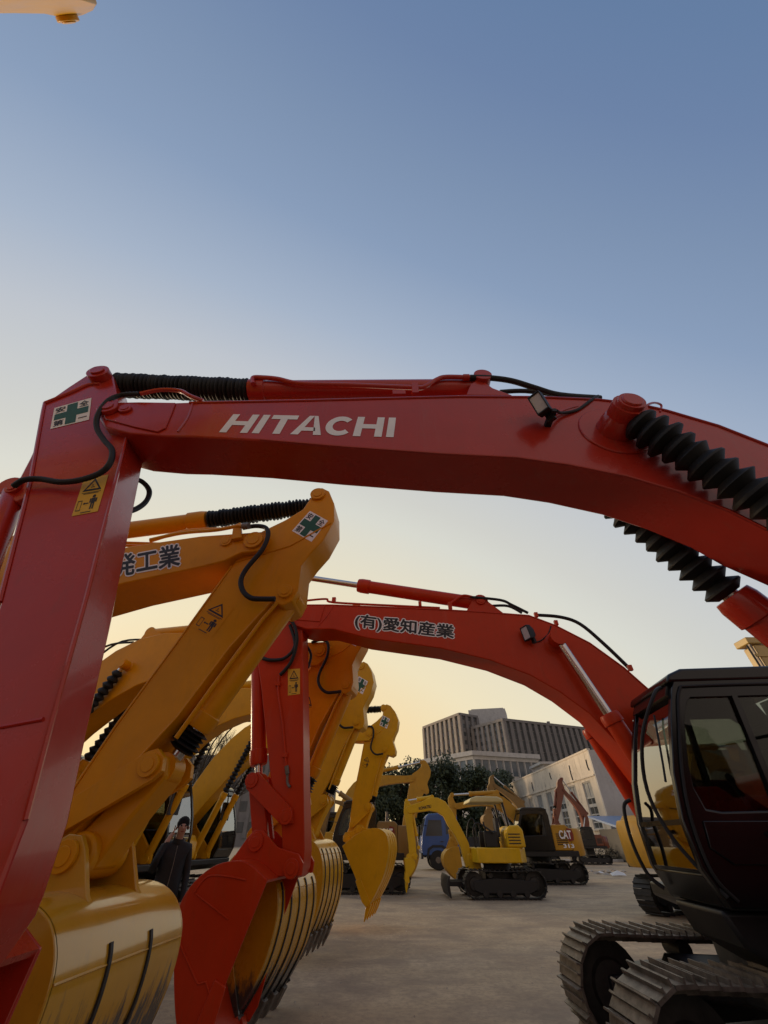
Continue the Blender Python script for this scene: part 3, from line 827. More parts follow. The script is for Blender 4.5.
    hp = MB(); hp.tube([fr.p3(140, 394, ln + .05), fr.p3(160, 390, ln + .04), fr.p3(180, 391, ln + .03), fr.p3(190, 396, ln + .03), fr.p3(203, 401, ln)], .016, 8); hp.build('hydraulic_pipe', 'red', bo)
    # bucket cylinder on the outer side
    pb = fr.loc(15, 491, 0); K = (S[0] + .62, S[1] + .85)
    cylinder('bucket_cylinder', pb, K, 0, .062, .036, .7, root, 'red')
    G = (S[0] + .10, S[1] + .32); Hh = (S[0] + .33, S[1] + .16)
    for l in (lsn + .035, -lsn - .035):
        lk = MB(); K_, G_ = Vector(K), Vector(G); d = (G_ - K_).normalized(); nn = Vector((-d.y, d.x))
        lk.prism([tuple(K_ - d * .09), tuple(K_ + nn * .09), tuple(G_ + nn * .085), tuple(G_ + d * .09), tuple(G_ - nn * .085), tuple(K_ - nn * .09)], l - .02, l + .02); lk.build('side_link', 'red', root, bevel=.008)
    hl = MB(); hl.tube([(K[0], 0, K[1]), (Hh[0], 0, Hh[1])], .09, 10); hl.build('link', 'red', root)
    shell = [(S[0] + .02, S[1] - .14), (S[0] + .36, S[1] + .02), (S[0] + .66, S[1] - .14), (S[0] + .78, S[1] - .42), (S[0] + .68, S[1] - .75), (S[0] + .42, S[1] - .98), (S[0] + .1, S[1] - 1.12)]
    bucket(root, S, Hh, shell, (-.9, -.35), 1.15, 'red', ears=lsn + .055, nrib=0, teeth=5, ribmat='red')
    house(root, 1.0, 'red', 'red')
    cab(root, 1.27, .45, 1.45, detail=False)
    undercarriage(root, 1.0, 0, False, 'trackdark')
    return root


near_red()


# ================================================================== yellow machine with the lettered boom; its outlines serve the others too
fr2 = Frame((-5.9, 3.88), -5)
STICK_PX = [(-8, 890), (40, 838), (71, 792.5), (118, 723), (179, 640), (232, 566), (246, 545), (262, 531), (285, 520), (303, 509), (311, 497), (315, 490), (322, 487.5), (329, 491), (334, 503), (334, 521), (323, 540), (310, 554), (301, 566), (298, 590), (292, 601), (282, 606), (272, 601), (230, 647), (177.5, 716.6), (118, 781), (60, 850), (36, 893), (20, 905), (2, 903)]
ws2 = .36; wb2 = .50
A2 = fr2.loc(254, 541, -wb2 / 2); S2 = fr2.loc(15, 880, -ws2 / 2)
KIT = dict(
    stick=norm(fr2.locs(STICK_PX, -ws2 / 2), A2, S2),
    top=norm([fr2.loc(318, 495, -ws2 / 2)], A2, S2)[0],
    piv=norm([fr2.loc(288, 596, -.1)], A2, S2)[0],
    K=norm([fr2.loc(160, 768, -.1)], A2, S2)[0],
    G=norm([fr2.loc(62, 822, -ws2 / 2)], A2, S2)[0],
    H=norm([fr2.loc(69, 856, -.25)], A2, S2)[0],
)
LIP2 = (S2[0] + .33, .10)
SH2 = [(-2.36, 1.27), (-2.12, 1.35), (-1.86, 1.36), (-1.66, 1.29), (-1.54, 1.15), (-1.51, .98), (-1.54, .78), (-1.66, .5), (-1.84, .27), (-2.02, .10)]
SH2 = [(x + 5.9, z) for x, z in SH2]
KIT['shell'] = norm(SH2, S2, LIP2)


def yellow(O, A, S, lip, label, mat='yellow', bmat='bucket', wb=.5, ws=.36, k=1.0, theta=0, boomout=None, text=False, bw=1.25, nrib=4, foot=(.2, 1.9), detail=True, frame=None, boots=True, ribmat=None, group='excavators parked in the yard', name='excavator', bs=1.0, ns=1.0, mirror=None, pins=True, cabmat='cabblack', signs=True, trackmat='trackdark', rz=0, bellow=True):
    fr = frame or Frame(O, theta)
    root = empty(name, (O[0], O[1], 0), R(theta), label, 'excavator', group)
    near = -1 if fr.l.y > 0 else 1            # lateral side that looks at the camera
    Fp = (foot[0] * k, foot[1] * k)
    if boomout is None: boomout = place(GENBOOM, Fp, A)
    bo = MB().prism(boomout, -wb / 2, wb / 2).build('boom', mat, root, bevel=.012)
    bt = place([(.985, 0), (.44, .235), (.40, .30), (.74, .205)], Fp, A)
    pb = MB()
    for sg in (-1, 1):
        if not pins: continue
        pinboss(pb, A, sg * wb / 2, .10, sg * .03)
        pinboss(pb, place([(.945, .028)], Fp, A)[0], sg * wb / 2, .06, sg * .02)
    if pb.v: pb.build('boom_pin', mat, bo, bevel=.004)
    # stick cylinder on top of the boom
    T = place([KIT['top']], A, S)[0]; base = place([(.47, .325)], Fp, A)[0]
    cut = .62
    cylinder('stick_cylinder', base, T, 0, .10, .05, cut, root, mat, (.075, .105, 30, .93) if bellow else None)
    bkt = MB(); bkt.prism([lerp(base, place([(.42, .29)], Fp, A)[0], 1.0), (base[0] - .05, base[1] + .08), (base[0] + .08, base[1] + .06), place([(.54, .27)], Fp, A)[0]], -.10, .10); bkt.build('cylinder_bracket', mat, bo, bevel=.006)
    # boom cylinders
    B = place([(.43, .215)], Fp, A)[0]
    for sg in (-1, 1):
        cylinder('boom_cylinder', (1.0 * k, 1.27 * k), B, sg * (wb / 2 + .11), .085, .045, .5, root, mat, (.055, .10, 13, .92) if bellow else None)
    pm = MB(); pm.lathe((B[0], -wb / 2 - .2, B[1]), (B[0], wb / 2 + .2, B[1]), [(0, .07), (.2, .075), (.25, .12), (.75, .12), (.8, .075), (1, .07)], 22); pm.build('cylinder_pin', mat, bo)
    # pipes along the boom top
    if detail:
        pp = MB()
        for l in (.16, .10):
            pp.tube([(p[0], l, p[1] + .06) for p in place([(.15, .18), (.3, .275), (.42, .31), (.5, .308), (.6, .262), (.8, .145), (.93, .068)], Fp, A)], .017, 8)
        pp.build('hydraulic_pipe', mat, bo)
        hh = MB(); hh.tube([(p[0], -.12, p[1]) for p in place([(.1, .15), (.2, .30), (.32, .34), (.42, .31)], Fp, A)], .022, 8); hh.tube([(p[0], .02, p[1]) for p in place([(.1, .16), (.22, .29), (.34, .35), (.44, .32)], Fp, A)], .022, 8); hh.build('hydraulic_hose', 'rubber', bo)
    # stick
    so = place([(a_, b_ * ns) for a_, b_ in KIT['stick']], A, S)
    sk = MB().prism(so, -ws / 2, ws / 2).build('stick', mat, root, bevel=.012)
    piv, K, G, Hh = [place([KIT[n]], A, S)[0] for n in ('piv', 'K', 'G', 'H')]
    sb = MB()
    for sg in (-1, 1):
        pinboss(sb, T, sg * ws / 2, .085, sg * .03); pinboss(sb, piv, sg * ws / 2, .07, sg * .03); pinboss(sb, S, sg * ws / 2, .09, sg * .02)
    sb.build('pin_boss', mat, sk, bevel=.004)
    if detail:
        n = near; L = n * (ws / 2)
        ww = MB(); q = place([(.72, .005), (.3, .045), (.06, .06)], A, S)
        e = [(p[0], L + n * .002, p[1]) for p in so[2:6]]; ww.tube(e, .009, 6, smooth=False)
        e = [(p[0], L + n * .002, p[1]) for p in so[22:26]]; ww.tube(e, .009, 6, smooth=False)
        e = place(norm(fr2.locs([(236, 562), (290, 546), (331, 523)], -ws2 / 2), A2, S2), A, S); ww.tube([(p[0], L + n * .002, p[1]) for p in e], .010, 6, smooth=False)
        ww.build('weld_seam', mat, sk)
        hs = MB(); hp = norm(fr2.locs([(243, 528), (256, 526), (266, 528), (268, 536), (262, 550), (247, 568), (241, 580), (243, 591), (251, 598), (262, 599), (275, 599)], -ws2 / 2 - .1), A2, S2)
        hs.tube([(p[0], L + n * .10, p[1]) for p in place(hp, A, S)], .024, 10); hs.build('hydraulic_hose', 'rubber', sk)
        pi = MB(); pp_ = norm(fr2.locs([(277, 603), (262, 620), (216, 682), (176, 738)], -.2), A2, S2)
        pi.tube([(p[0], L + n * .02, p[1]) for p in place(pp_, A, S)], .017, 8, smooth=False); pi.build('hydraulic_pipe', mat, sk)
    # bucket cylinder, links, bucket
    cylinder('bucket_cylinder', piv, K, 0, .10, .05, .80, root, mat, (.08, .12, 5, .55))
    for sg in (-1, 1):
        l = sg * (ws / 2 + .035)
        lk = MB(); d = (Vector(G) - Vector(K)).normalized(); nn = Vector((-d.y, d.x)); K_, G_ = Vector(K), Vector(G)
        lk.prism([tuple(K_ - d * .1), tuple(K_ - d * .07 + nn * .08), tuple(K_ + nn * .1), tuple(G_ + nn * .085), tuple(G_ + d * .08), tuple(G_ - nn * .085), tuple(K_ - nn * .1), tuple(K_ - d * .07 - nn * .08)], l - .025, l + .025)
        pinboss(lk, K, l + sg * .025, .075, sg * .03); pinboss(lk, G, l + sg * .025, .07, sg * .02)
        lk.build('side_link', mat, root, bevel=.008)
    hl = MB(); K_, H_ = Vector(K), Vector(Hh); d = (H_ - K_).normalized(); nn = Vector((-d.y, d.x))
    hl.prism([tuple(K_ - d * .09), tuple(K_ + nn * .10), tuple(K_.lerp(H_, .5) + nn * .10), tuple(H_ + nn * .13), tuple(H_ + d * .13), tuple(H_ - nn * .13), tuple(K_.lerp(H_, .5) - nn * .10), tuple(K_ - nn * .10)], -ws / 2 + .05, ws / 2 - .05)
    hl.cyl((Hh[0], -ws / 2 - .02, Hh[1]), (Hh[0], ws / 2 + .02, Hh[1]), .125, 20)
    hl.build('link', mat, root, bevel=.02)
    shell = place([(a_, b_ * bs) for a_, b_ in KIT['shell']], S, lip)
    ld = Vector(lip) - Vector(place([(.80, .25)], S, lip)[0])
    bucket(root, S, Hh, shell, tuple(ld), bw, bmat, ears=ws / 2 + .08, nrib=nrib, teeth=5, ribmat=ribmat or bmat, pinmat=mat)
    if signs:
        L = near * (ws / 2)
        c = norm([fr2.loc(u, v, -ws2 / 2) for u, v in ((310, 511), (328, 521), (311.6, 542), (292, 531))], A2, S2)
        safety_sign(sk, [(p[0], L, p[1]) for p in place(c, A, S)], near)
        c = norm([fr2.loc(u, v, -ws2 / 2) for u, v in ((214, 597), (234, 608), (212, 638), (192, 627))], A2, S2)
        warning_sign(sk, [(p[0], L, p[1]) for p in place(c, A, S)], near, back=mat)
    lh = near * (wb / 2)
    house(root, k, mat, mat)
    cb = cab(root, 1.27 * k, .45 * k, 1.45 * k, mat=cabmat, k=k, detail=False)
    if mirror:
        mr = MB(); mr.tube([(1.0, .5, 2.75), (1.25, .42, 2.7), (1.32, .38, 2.45)], .018, 8); mr.box((1.33, .36, 2.25), (.05, .26, .42), Matrix.Rotation(R(-25), 3, 'Z')); m_ = mr.build('mirror', 'cabblack', cb)
        MB().box((1.30, .345, 2.25), (.012, .23, .38), Matrix.Rotation(R(-25), 3, 'Z')).build('mirror_glass', 'steel', m_)
    undercarriage(root, k, rz, False, trackmat)
    return fr, root, bo, sk, cb


ub = fr2.locs([(272, 528), (256, 532), (201, 536), (134, 545.5), (60, 560)], -wb2 / 2); lb_ = fr2.locs([(60, 601), (125, 583), (200, 567), (224, 561)], -wb2 / 2)
F2_ = (.2, 1.9)
bo_out = [(A2[0] + .15, A2[1] + .04), (A2[0] + .10, A2[1] + .12)] + ub[1:] + place([(.46, .295), (.38, .285), (.3, .26), (.2, .21), (.1, .14), (.03, .07), (-.025, .028), (-.035, 0), (-.02, -.03), (.03, -.03), (.15, .035), (.28, .098), (.38, .132), (.46, .142)], F2_, A2) + lb_ + [(A2[0] - .1, A2[1] - .14), (A2[0] + .07, A2[1] - .13), (A2[0] + .14, A2[1] - .05)]
fr, r2, bo2, sk2, _ = yellow((-5.9, 3.88), A2, S2, LIP2, 'yellow excavator with lettered boom just behind the near red stick, shiny bucket at lower left', 'yellow', 'bucketclean', frame=fr2, boomout=bo_out, nrib=2, ribmat='trackdark', bw=1.26, theta=-5)
l2 = -wb2 / 2
X = [fr2.p3(114, 556.5, l2), fr2.p3(180, 544, l2), fr2.p3(180, 565.5, l2), fr2.p3(114, 578, l2)]
sh, bx = txt('発工業', 0, 0, 1, 1, .025)
w_, _ = txt('発工業', 0, 0, 1, 1, .085, bx)
le = decal('lettering', 'white', bo2, X, w_, -.003); decal('lettering_face', 'ink', le, X, sh, -.0055)

pm_ = MB(); pm_.tube([fr2.p3(150, 540, l2 + .02), fr2.p3(182, 533, l2 + .02), fr2.p3(216, 530, l2 - .03), fr2.p3(238, 526, l2 - .05), fr2.p3(246, 526, l2 - .08)], .02, 8); pm_.tube([fr2.p3(150, 541, l2 + .1), fr2.p3(186, 531, l2 + .1), fr2.p3(220, 529, l2 + .06)], .02, 8); pm_.build('hydraulic_pipe', 'yellow', bo2)
pf_ = MB(); pf_.cyl(fr2.p3(243, 526, l2 - .08), fr2.p3(249, 526, l2 - .09), .034, 12); pf_.build('pipe_fitting', 'bare', bo2)
pc_ = MB(); pc_.prism(fr2.locs([(233, 542), (235, 528), (242, 525), (243, 540)], l2), l2 - .002, l2 - .05); pc_.build('pipe_clip', 'yellow', bo2, bevel=.006)

# the row of yellow machines behind, all facing right
def row(px_A, px_S, px_lip, Y, Ox, th, label, mat, bmat, **kw):
    Y += 4.6 * math.tan(R(-th)); f = Frame((Ox, Y), th); kw['theta'] = th
    return yellow((Ox, Y), f.loc(*px_A, 0), f.loc(*px_S, 0), f.loc(*px_lip, 0), label, mat, bmat, frame=f, **kw)


row((325, 656), (246, 866), (262, 1004), 7.35, -7.2, -13, 'yellow excavator whose ribbed bucket hangs right behind the red bucket', 'yellow', 'bucket', nrib=5, ribmat='trackdark', mirror=True)
row((341, 700), (294, 842), (320, 932), 10.3, -6.3, -12, 'yellow excavator with third tall stick, ribbed bucket peeping past the red stick', 'yellow2', 'bucket', nrib=5, ribmat='trackdark', bs=.85, ns=1.12, mirror=True)
row((371, 734), (350, 838), (375, 903), 13.6, -6.1, -10, 'yellow excavator at far end of the row, whole narrow bucket hanging clear over the yard', 'yellow2', 'yellow2', nrib=3, bw=1.4, bs=1.35, ns=1.35, mirror=True)


# ================================================================== second red machine (faces left, cab at the right edge)
def second_red():
    TH = 174
    fr = Frame((3.85, 5.45), TH)
    root = empty('excavator', (3.85, 5.45, 0), R(TH), 'red excavator with black lettering on its boom and dark cab at right edge', 'excavator', 'excavators parked in the yard')
    mat = 'red2'; wb = .48; ln = wb / 2; ws = .34; lsn = ws / 2
    up = [(288, 606), (296, 603), (306.6, 604), (333, 604), (380, 606), (440, 608.5), (483, 611), (529, 614.5), (554.6, 624), (589, 641.5), (623, 666), (649, 689)]
    lo = [(655, 790), (620, 746), (590, 714), (560, 692), (530, 675), (490, 660), (440, 648), (367.5, 638), (333, 629), (306.6, 629), (296, 626), (288, 618)]
    U = fr.locs(up, ln); Lw = fr.locs(lo, ln)
    out = U + [(.75, 2.72), (.3, 2.12), (.12, 2.02), (.08, 1.85), (.2, 1.75), (.45, 1.86)] + Lw
    bo = MB().prism(out, -ln, ln).build('boom', mat, root, bevel=.012)
    sm = MB(); sm.tube([(p[0], ln + .002, p[1] - .02) for p in U[2:]], .010, 6, smooth=False)
    sm.tube([fr.p3(334, 605, ln + .002), fr.p3(327, 616, ln + .002), fr.p3(318, 626, ln + .002)], .008, 6); sm.build('weld_seam', mat, bo)
    tp = MB(); tp.prism(fr.locs([(290, 611), (297, 606), (325, 606), (320, 622), (296, 620)], ln), ln + .0005, ln + .014); tp.build('tip_plate', mat, bo, bevel=.004)
    A = fr.loc(294, 613, ln)
    pn = MB(); pinboss(pn, A, ln + .014, .09, .03); pinboss(pn, A, -ln, .09, -.03); pn.build('tip_pin', mat, bo, bevel=.004)
    # lettering
    cs = [fr.p3(356, 613.8, ln), fr.p3(454, 625.4, ln), fr.p3(453.4, 640.5, ln), fr.p3(355, 629, ln)]
    sh, bx = txt('(有)愛知産業', 0, 0, 1, 1, .025); w_, _ = txt('(有)愛知産業', 0, 0, 1, 1, .085, bx)
    le = decal('lettering', 'white', bo, cs, w_, .003); decal('lettering_face', 'ink', le, cs, sh, .0055)
    # stick cylinder
    top = fr.loc(284, 574, 0); gl = fr.loc(357, 590, 0); end = fr.loc(480, 604, 0)
    base = (end[0], end[1]); D = (Vector(top) - Vector(base)).length; cut = (Vector(gl) - Vector(base)).length / D
    cylinder('stick_cylinder', base, top, 0, .105, .05, cut, root, mat)
    br = MB(); br.prism(fr.locs([(466, 612), (472, 601), (480, 597), (487, 601), (503, 613)], .1), -.11, .11); pinboss(br, base, .11, .07, .03); br.build('cylinder_bracket', mat, bo, bevel=.006)
    pp = MB(); pp.tube([fr.p3(303, 601, .15), fr.p3(326, 599, .15), fr.p3(334, 602.5, .15), fr.p3(400, 606, .15), fr.p3(440, 608, .15)], .018, 8); pp.tube([fr.p3(450, 604, .15), fr.p3(462, 596, .15), fr.p3(472, 597, .15)], .022, 8); pp.box(fr.p3(450, 606, .15), (.06, .06, .12)); pp.box(fr.p3(334, 600, .15), (.06, .05, .08))
    for u, v in ((420, 604), (536, 615), (556, 623), (630, 668)): pp.box(fr.p3(u, v, .2), (.05, .05, .07))
    pp.build('hydraulic_pipe', mat, bo)
    hs = MB(); hs.tube([fr.p3(470, 597, .15), fr.p3(500, 600, .14), fr.p3(512, 605, .14), fr.p3(528, 613, .1)], .022, 8); hs.tube([fr.p3(490, 606, -.05), fr.p3(508, 606, -.05), fr.p3(522, 613, -.05)], .022, 8)
    hs.tube([fr.p3(535, 615, .12), fr.p3(560, 617, .12), fr.p3(580, 624, .12), fr.p3(604, 644, .12), fr.p3(629, 668, .12)], .026, 8); hs.build('hydraulic_hose', 'rubber', bo)
    work_lamp(bo, fr.p3(527, 633, ln + .12), (.9, .5, -.2), .085)
    lw = MB(); lw.tube([fr.p3(532, 642, ln + .01), fr.p3(540, 641, ln + .01), fr.p3(548, 634, ln + .005), fr.p3(551, 626, ln + .005)], .008, 6); lw.build('lamp_cable', 'rubber', bo)
    # boom cylinders
    B = fr.loc(556, 641, ln + .05)
    g = fr.loc(611, 718, ln + .14)
    dv = Vector(g) - Vector(B); bs = Vector(B) + dv * 2.05
    for l in (ln + .14, -ln - .14): cylinder('boom_cylinder', tuple(bs), B, l, .105, .055, .535, root, mat)
    pm = MB(); pm.lathe((B[0], -ln - .22, B[1]), (B[0], ln + .22, B[1]), [(0, .08), (.2, .085), (.24, .16), (.76, .16), (.8, .085), (1, .08)], 24); pm.build('cylinder_pin', mat, bo)
    # stick
    st = [(276, 566), (284, 561), (292, 566), (298, 585), (302, 604), (302.5, 632), (303, 700), (303.5, 780), (304.5, 850), (303, 868), (298, 878), (290, 880), (284, 874), (282, 845), (281, 815), (275.5, 799), (270.6, 779), (261, 687), (256, 650), (252, 632), (250, 620), (262, 585)]
    so = fr.locs(st, lsn)
    sk = MB().prism(so, -lsn, lsn).build('stick', mat, root, bevel=.010)
    S = fr.loc(294, 868, lsn); Hh = fr.loc(259, 842, lsn); K = fr.loc(254, 781, lsn); G = fr.loc(288, 817, lsn); piv = fr.loc(258, 640, 0)
    pb = MB()
    for p, r_ in ((S, .09), (top, .08), (piv, .07)): pinboss(pb, p, lsn, r_, .03); pinboss(pb, p, -lsn, r_, -.03)
    pb.build('pin_boss', mat, sk, bevel=.004)
    L = lsn
    warning_sign(sk, [fr.p3(288, 669.3, L), fr.p3(300, 668.6, L), fr.p3(300, 694, L), fr.p3(288, 695.6, L)], 1)
    ps = MB(); ps.tube([fr.p3(279, 676, L + .03), fr.p3(278, 690, L + .02), fr.p3(283, 725, L + .02), fr.p3(286.5, 768, L + .02)], .014, 8, smooth=False)
    for u, v in ((278, 684), (285, 755)): ps.box(fr.p3(u, v, L + .02), (.07, .04, .05))
    ps.build('grease_pipe', mat, sk)
    nz = MB(); nz.cyl(fr.p3(286.5, 766, L + .03), fr.p3(287.5, 774, L + .03), .026, 10); nz.tube([fr.p3(287.5, 774, L + .03), fr.p3(287.5, 783, L + .03), fr.p3(290, 787, L + .05)], .016, 8); nz.build('pipe_fitting', 'bare', sk)
    hs = MB(); hs.tube([fr.p3(286, 615, L + .12), fr.p3(294, 625, L + .12), fr.p3(297, 640, L + .1), fr.p3(292, 660, L + .06), fr.p3(285, 670, L + .04), fr.p3(280, 675, L + .03)], .026, 8)
    hs.tube([fr.p3(290, 625, L + .08), fr.p3(295, 645, L + .08), fr.p3(285, 658, L + .06), fr.p3(270, 660, L + .04), fr.p3(260, 657, L)], .026, 8)
    hs.tube([fr.p3(306, 645, -L - .05), fr.p3(311, 655, -L - .1), fr.p3(308, 668, -L - .1)], .022, 8); hs.build('hydraulic_hose', 'rubber', sk)
    cylinder('bucket_cylinder', piv, K, 0, .10, .05, .90, root, mat)
    for l in (lsn + .04, -lsn - .04):
        lk = MB(); K_, G_ = Vector(K), Vector(G); d = (G_ - K_).normalized(); nn = Vector((-d.y, d.x))
        lk.prism([tuple(K_ - d * .1), tuple(K_ + nn * .1), tuple(G_ + nn * .09), tuple(G_ + d * .1), tuple(G_ - nn * .09), tuple(K_ - nn * .1)], l - .028, l + .028)
        s_ = math.copysign(1, l); pinboss(lk, K, l + s_ * .028, .08, s_ * .025); pinboss(lk, G, l + s_ * .028, .075, s_ * .03); lk.build('side_link', mat, root, bevel=.01)
    hl = MB()
    K_, H_ = Vector(K), Vector(Hh); d = (H_ - K_).normalized(); nn = Vector((-d.y, d.x))
    for l in (.09, -.09): hl.prism([tuple(K_ - d * .1), tuple(K_ + nn * .09), tuple(H_ + nn * .09), tuple(H_ + d * .1), tuple(H_ - nn * .09), tuple(K_ - nn * .09)], l - .035, l + .035)
    hl.build('link', mat, root, bevel=.01)
    lb = .60
    shp = [(269, 884), (262, 862), (243, 861), (222, 863), (203, 874), (187, 892), (178, 914), (176, 945), (180, 985), (188, 1022), (199, 1050)]
    shp = [(268, 880), (246, 862), (222, 863), (203, 874), (187, 892), (178, 914), (175, 950), (175, 995), (178, 1030), (188, 1078)]
    shell = fr.locs(shp, lb)
    ld = Vector(shell[-1]) - Vector(shell[-3])
    bk = bucket(root, S, Hh, shell, tuple(ld), 2 * lb, mat, ears=lsn + .07, nrib=3, teeth=5, ribmat=mat)
    rd = MB(); rd.tube([fr.p3(194, 893, lb + .024), fr.p3(207, 877, lb + .024), fr.p3(225, 876, lb + .024), fr.p3(246, 880, lb + .024)], .008, 6); rd.tube([fr.p3(196, 894, lb + .024), fr.p3(228, 919, lb + .024)], .006, 6)
    rd.tube([fr.p3(178, 940, lb + .024), fr.p3(198, 984, lb + .024), fr.p3(206, 982, lb + .024), fr.p3(213, 1003, lb + .024)], .008, 6, smooth=False); rd.build('weld_seam', mat, bk)
    house(root, 1.0, mat, mat, tank=False)
    cb = cab(root, 1.22, .52, 1.50, detail=True)
    undercarriage(root, 1.0, R(8), True, 'track', L=4.0, g=1.98, w=.56, h=.86, shift=(-.15, 0, .22, 0))
    # sweep of the dark front skirt below the cab
    skt = MB(); skt.prism([(1.16, 1.19), (1.08, 1.0), (.7, .80), (-.6, .80), (-.6, 1.19)], .62, 1.40); skt.build('front_skirt', 'dark', root, bevel=.03)
    return root


second_red()


# ================================================================== setting
def ground():
    m, nt, b = new_mat('dusty_yard')
    n1 = noise(nt, .35, 6, .6, stretch=(1, 2.2, 1)); n2 = noise(nt, .9, 11, .70, stretch=(.9, 1.1, 1), dist=.35); n3 = noise(nt, 60, 4, .7)
    c = ramp(nt, n1, [(.28, (.36, .25, .145)), (.5, (.50, .365, .215)), (.72, (.60, .45, .28))])
    c = mix(nt, ramp(nt, n2, [(.34, (.75,) * 3), (.56, (0,) * 3)]), c, (.24, .17, .115))
    n6 = noise(nt, 11, 8, .8); c = mix(nt, ramp(nt, n6, [(.40, (.5,) * 3), (.55, (0,) * 3)]), c, (.22, .16, .11))
    c = mix(nt, ramp(nt, n3, [(.55, (0,) * 3), (.75, (.35,) * 3)]), c, (.42, .36, .29))
    n4 = noise(nt, .22, 2, .4)
    c = mix(nt, ramp(nt, n4, [(.66, (0,) * 3), (.72, (.55,) * 3)]), c, (.10, .075, .055))
    # sweeping marks left by tyres and crawlers
    for sc_w, off, amt in ((.16, (14, -6, 0), .5), (.21, (-9, 30, 0), .4)):
        tcw = nt.nodes.new('ShaderNodeTexCoord'); mp = nt.nodes.new('ShaderNodeMapping'); mp.inputs['Location'].default_value = off; link(nt, tcw.outputs['Object'], mp.inputs[0])
        wv = nt.nodes.new('ShaderNodeTexWave'); wv.wave_type = 'RINGS'; wv.rings_direction = 'Z'; wv.inputs['Scale'].default_value = sc_w; wv.inputs['Distortion'].default_value = 1.4; wv.inputs['Detail'].default_value = 3; wv.inputs['Detail Scale'].default_value = .6
        link(nt, mp.outputs[0], wv.inputs[0])
        ml = nt.nodes.new('ShaderNodeMath'); ml.operation = 'MULTIPLY'; link(nt, wv.outputs['Fac'], ml.inputs[0]); link(nt, n1, ml.inputs[1])
        c = mix(nt, ramp(nt, ml.outputs[0], [(.46, (0,) * 3), (.56, (amt,) * 3), (.66, (0,) * 3)]), c, (.26, .19, .13))
    link(nt, c, b.inputs['Base Color']); b.inputs['Roughness'].default_value = .85
    bump(nt, b, n2, .35, .03)
    mb = MB(); mb.add([(-2500, -1500, 0), (2500, -1500, 0), (2500, 3500, 0), (-2500, 3500, 0)], [(0, 1, 2, 3)])
    tag(mb.build('ground', m, flat=True), kind='structure')


ground()

# ================================================================== more machines further off
def far(px_A, px_S, px_lip, Y, Ox, theta, label, mat, bmat=None, **kw):
    f = Frame((Ox, Y), theta)
    kw.setdefault('bellow', False); kw.setdefault('detail', False); kw.setdefault('signs', False)
    return yellow((Ox, Y), f.loc(*px_A, 0), f.loc(*px_S, 0), f.loc(*px_lip, 0), label, mat, bmat or mat, frame=f, theta=theta, **kw)


def plate_text(root, body, P, ux, uz, w, h, mat, n, name='lettering', badge=None):
    """lettering centred on P in the plane spanned by ux and uz (local axes), lifted along n"""
    P, ux, uz, n = Vector(P), Vector(ux), Vector(uz), Vector(n)
    def put(nm, m, shapes, lift):
        mb = MB()
        for sh_ in shapes: mb.add([P + ux * (x - .5) * w + uz * (y - .5) * h + n * (lift + (sh_[2] if len(sh_) > 2 else 0)) for x, y in sh_[0]], sh_[1])
        return mb.build(nm, m, root, flat=True)
    if badge: put('badge', 'badge', [([(.72, -.35), (1.12, -.2), (1.2, .5), (1.12, 1.2), (.72, 1.35), (.6, .5)], [tuple(range(6))])], .004)
    return put(name, mat, txt(body, 0, 0, 1, 1, .05)[0], .007)


fb, rb_, *_ = far((331, 800), (321, 846), (333, 880), 22, -.85, 180, 'dusty tan excavator behind the hanging yellow bucket, black cab and red badge on its side', 'tan', k=.98, ns=1.2)
plate_text(rb_, 'CAT', (-.98, 1.395, 1.82), (-1, 0, 0), (0, 0, 1), .45, .26, 'white', (0, 1, 0), badge=True)
far((413, 778), (401, 842), (408, 880), 30, -3.2, 0, 'brown excavator with boom and broad stick head rising left of the trees', 'catyel', ns=1.35)
fc, rc_, *_ = far((455, 806), (455, 843), (463, 884), 26, 7.75, 180, 'amber excavator with tall black cab standing behind the small canopy digger', 'catyel', k=.96)
plate_text(rc_, 'CAT', (-1.15, 1.36, 1.8), (-1, 0, 0), (0, 0, 1), .58, .30, 'white', (0, 1, 0), badge=True)
plate_text(rc_, '313', (-1.2, 1.35, 1.38), (-1, 0, 0), (0, 0, 1), .5, .14, 'white', (0, 1, 0), name='model_number')
ff, rf_, *_ = yellow((9.4, 15.2), (4.5, 3.7), (4.2, 1.3), (3.9, .25), 'amber excavator seen from behind, half hidden by the dark cab at right', 'catyel', bmat='catyel', theta=28, k=.97, bellow=False, detail=False, signs=False)
for i_ in range(8):
    MB().box((-2.15, -.98, 1.1 + i_ * .11), (.70, .05, .04), Matrix.Rotation(R(-58), 3, 'Z')).build('louvre', 'dark', rf_)
plate_text(rf_, 'CAT', (-1.28, -1.36, 1.75), (1, 0, 0), (0, 0, 1), .5, .28, 'white', (0, -1, 0), badge=True)
plate_text(rf_, '320', (-1.22, -1.36, 1.38), (1, 0, 0), (0, 0, 1), .4, .13, 'white', (0, -1, 0), name='model_number')
far((563, 790), (557, 822), (561, 838), 45, 18.0, 180, 'small orange excavator with folded arm before the white building', 'orange', k=.75)
far((494, 785), (490, 812), (493, 835), 42, 12.2, 180, 'pale tan excavator whose folded arm peaks over the canopy', 'tan', k=.9)
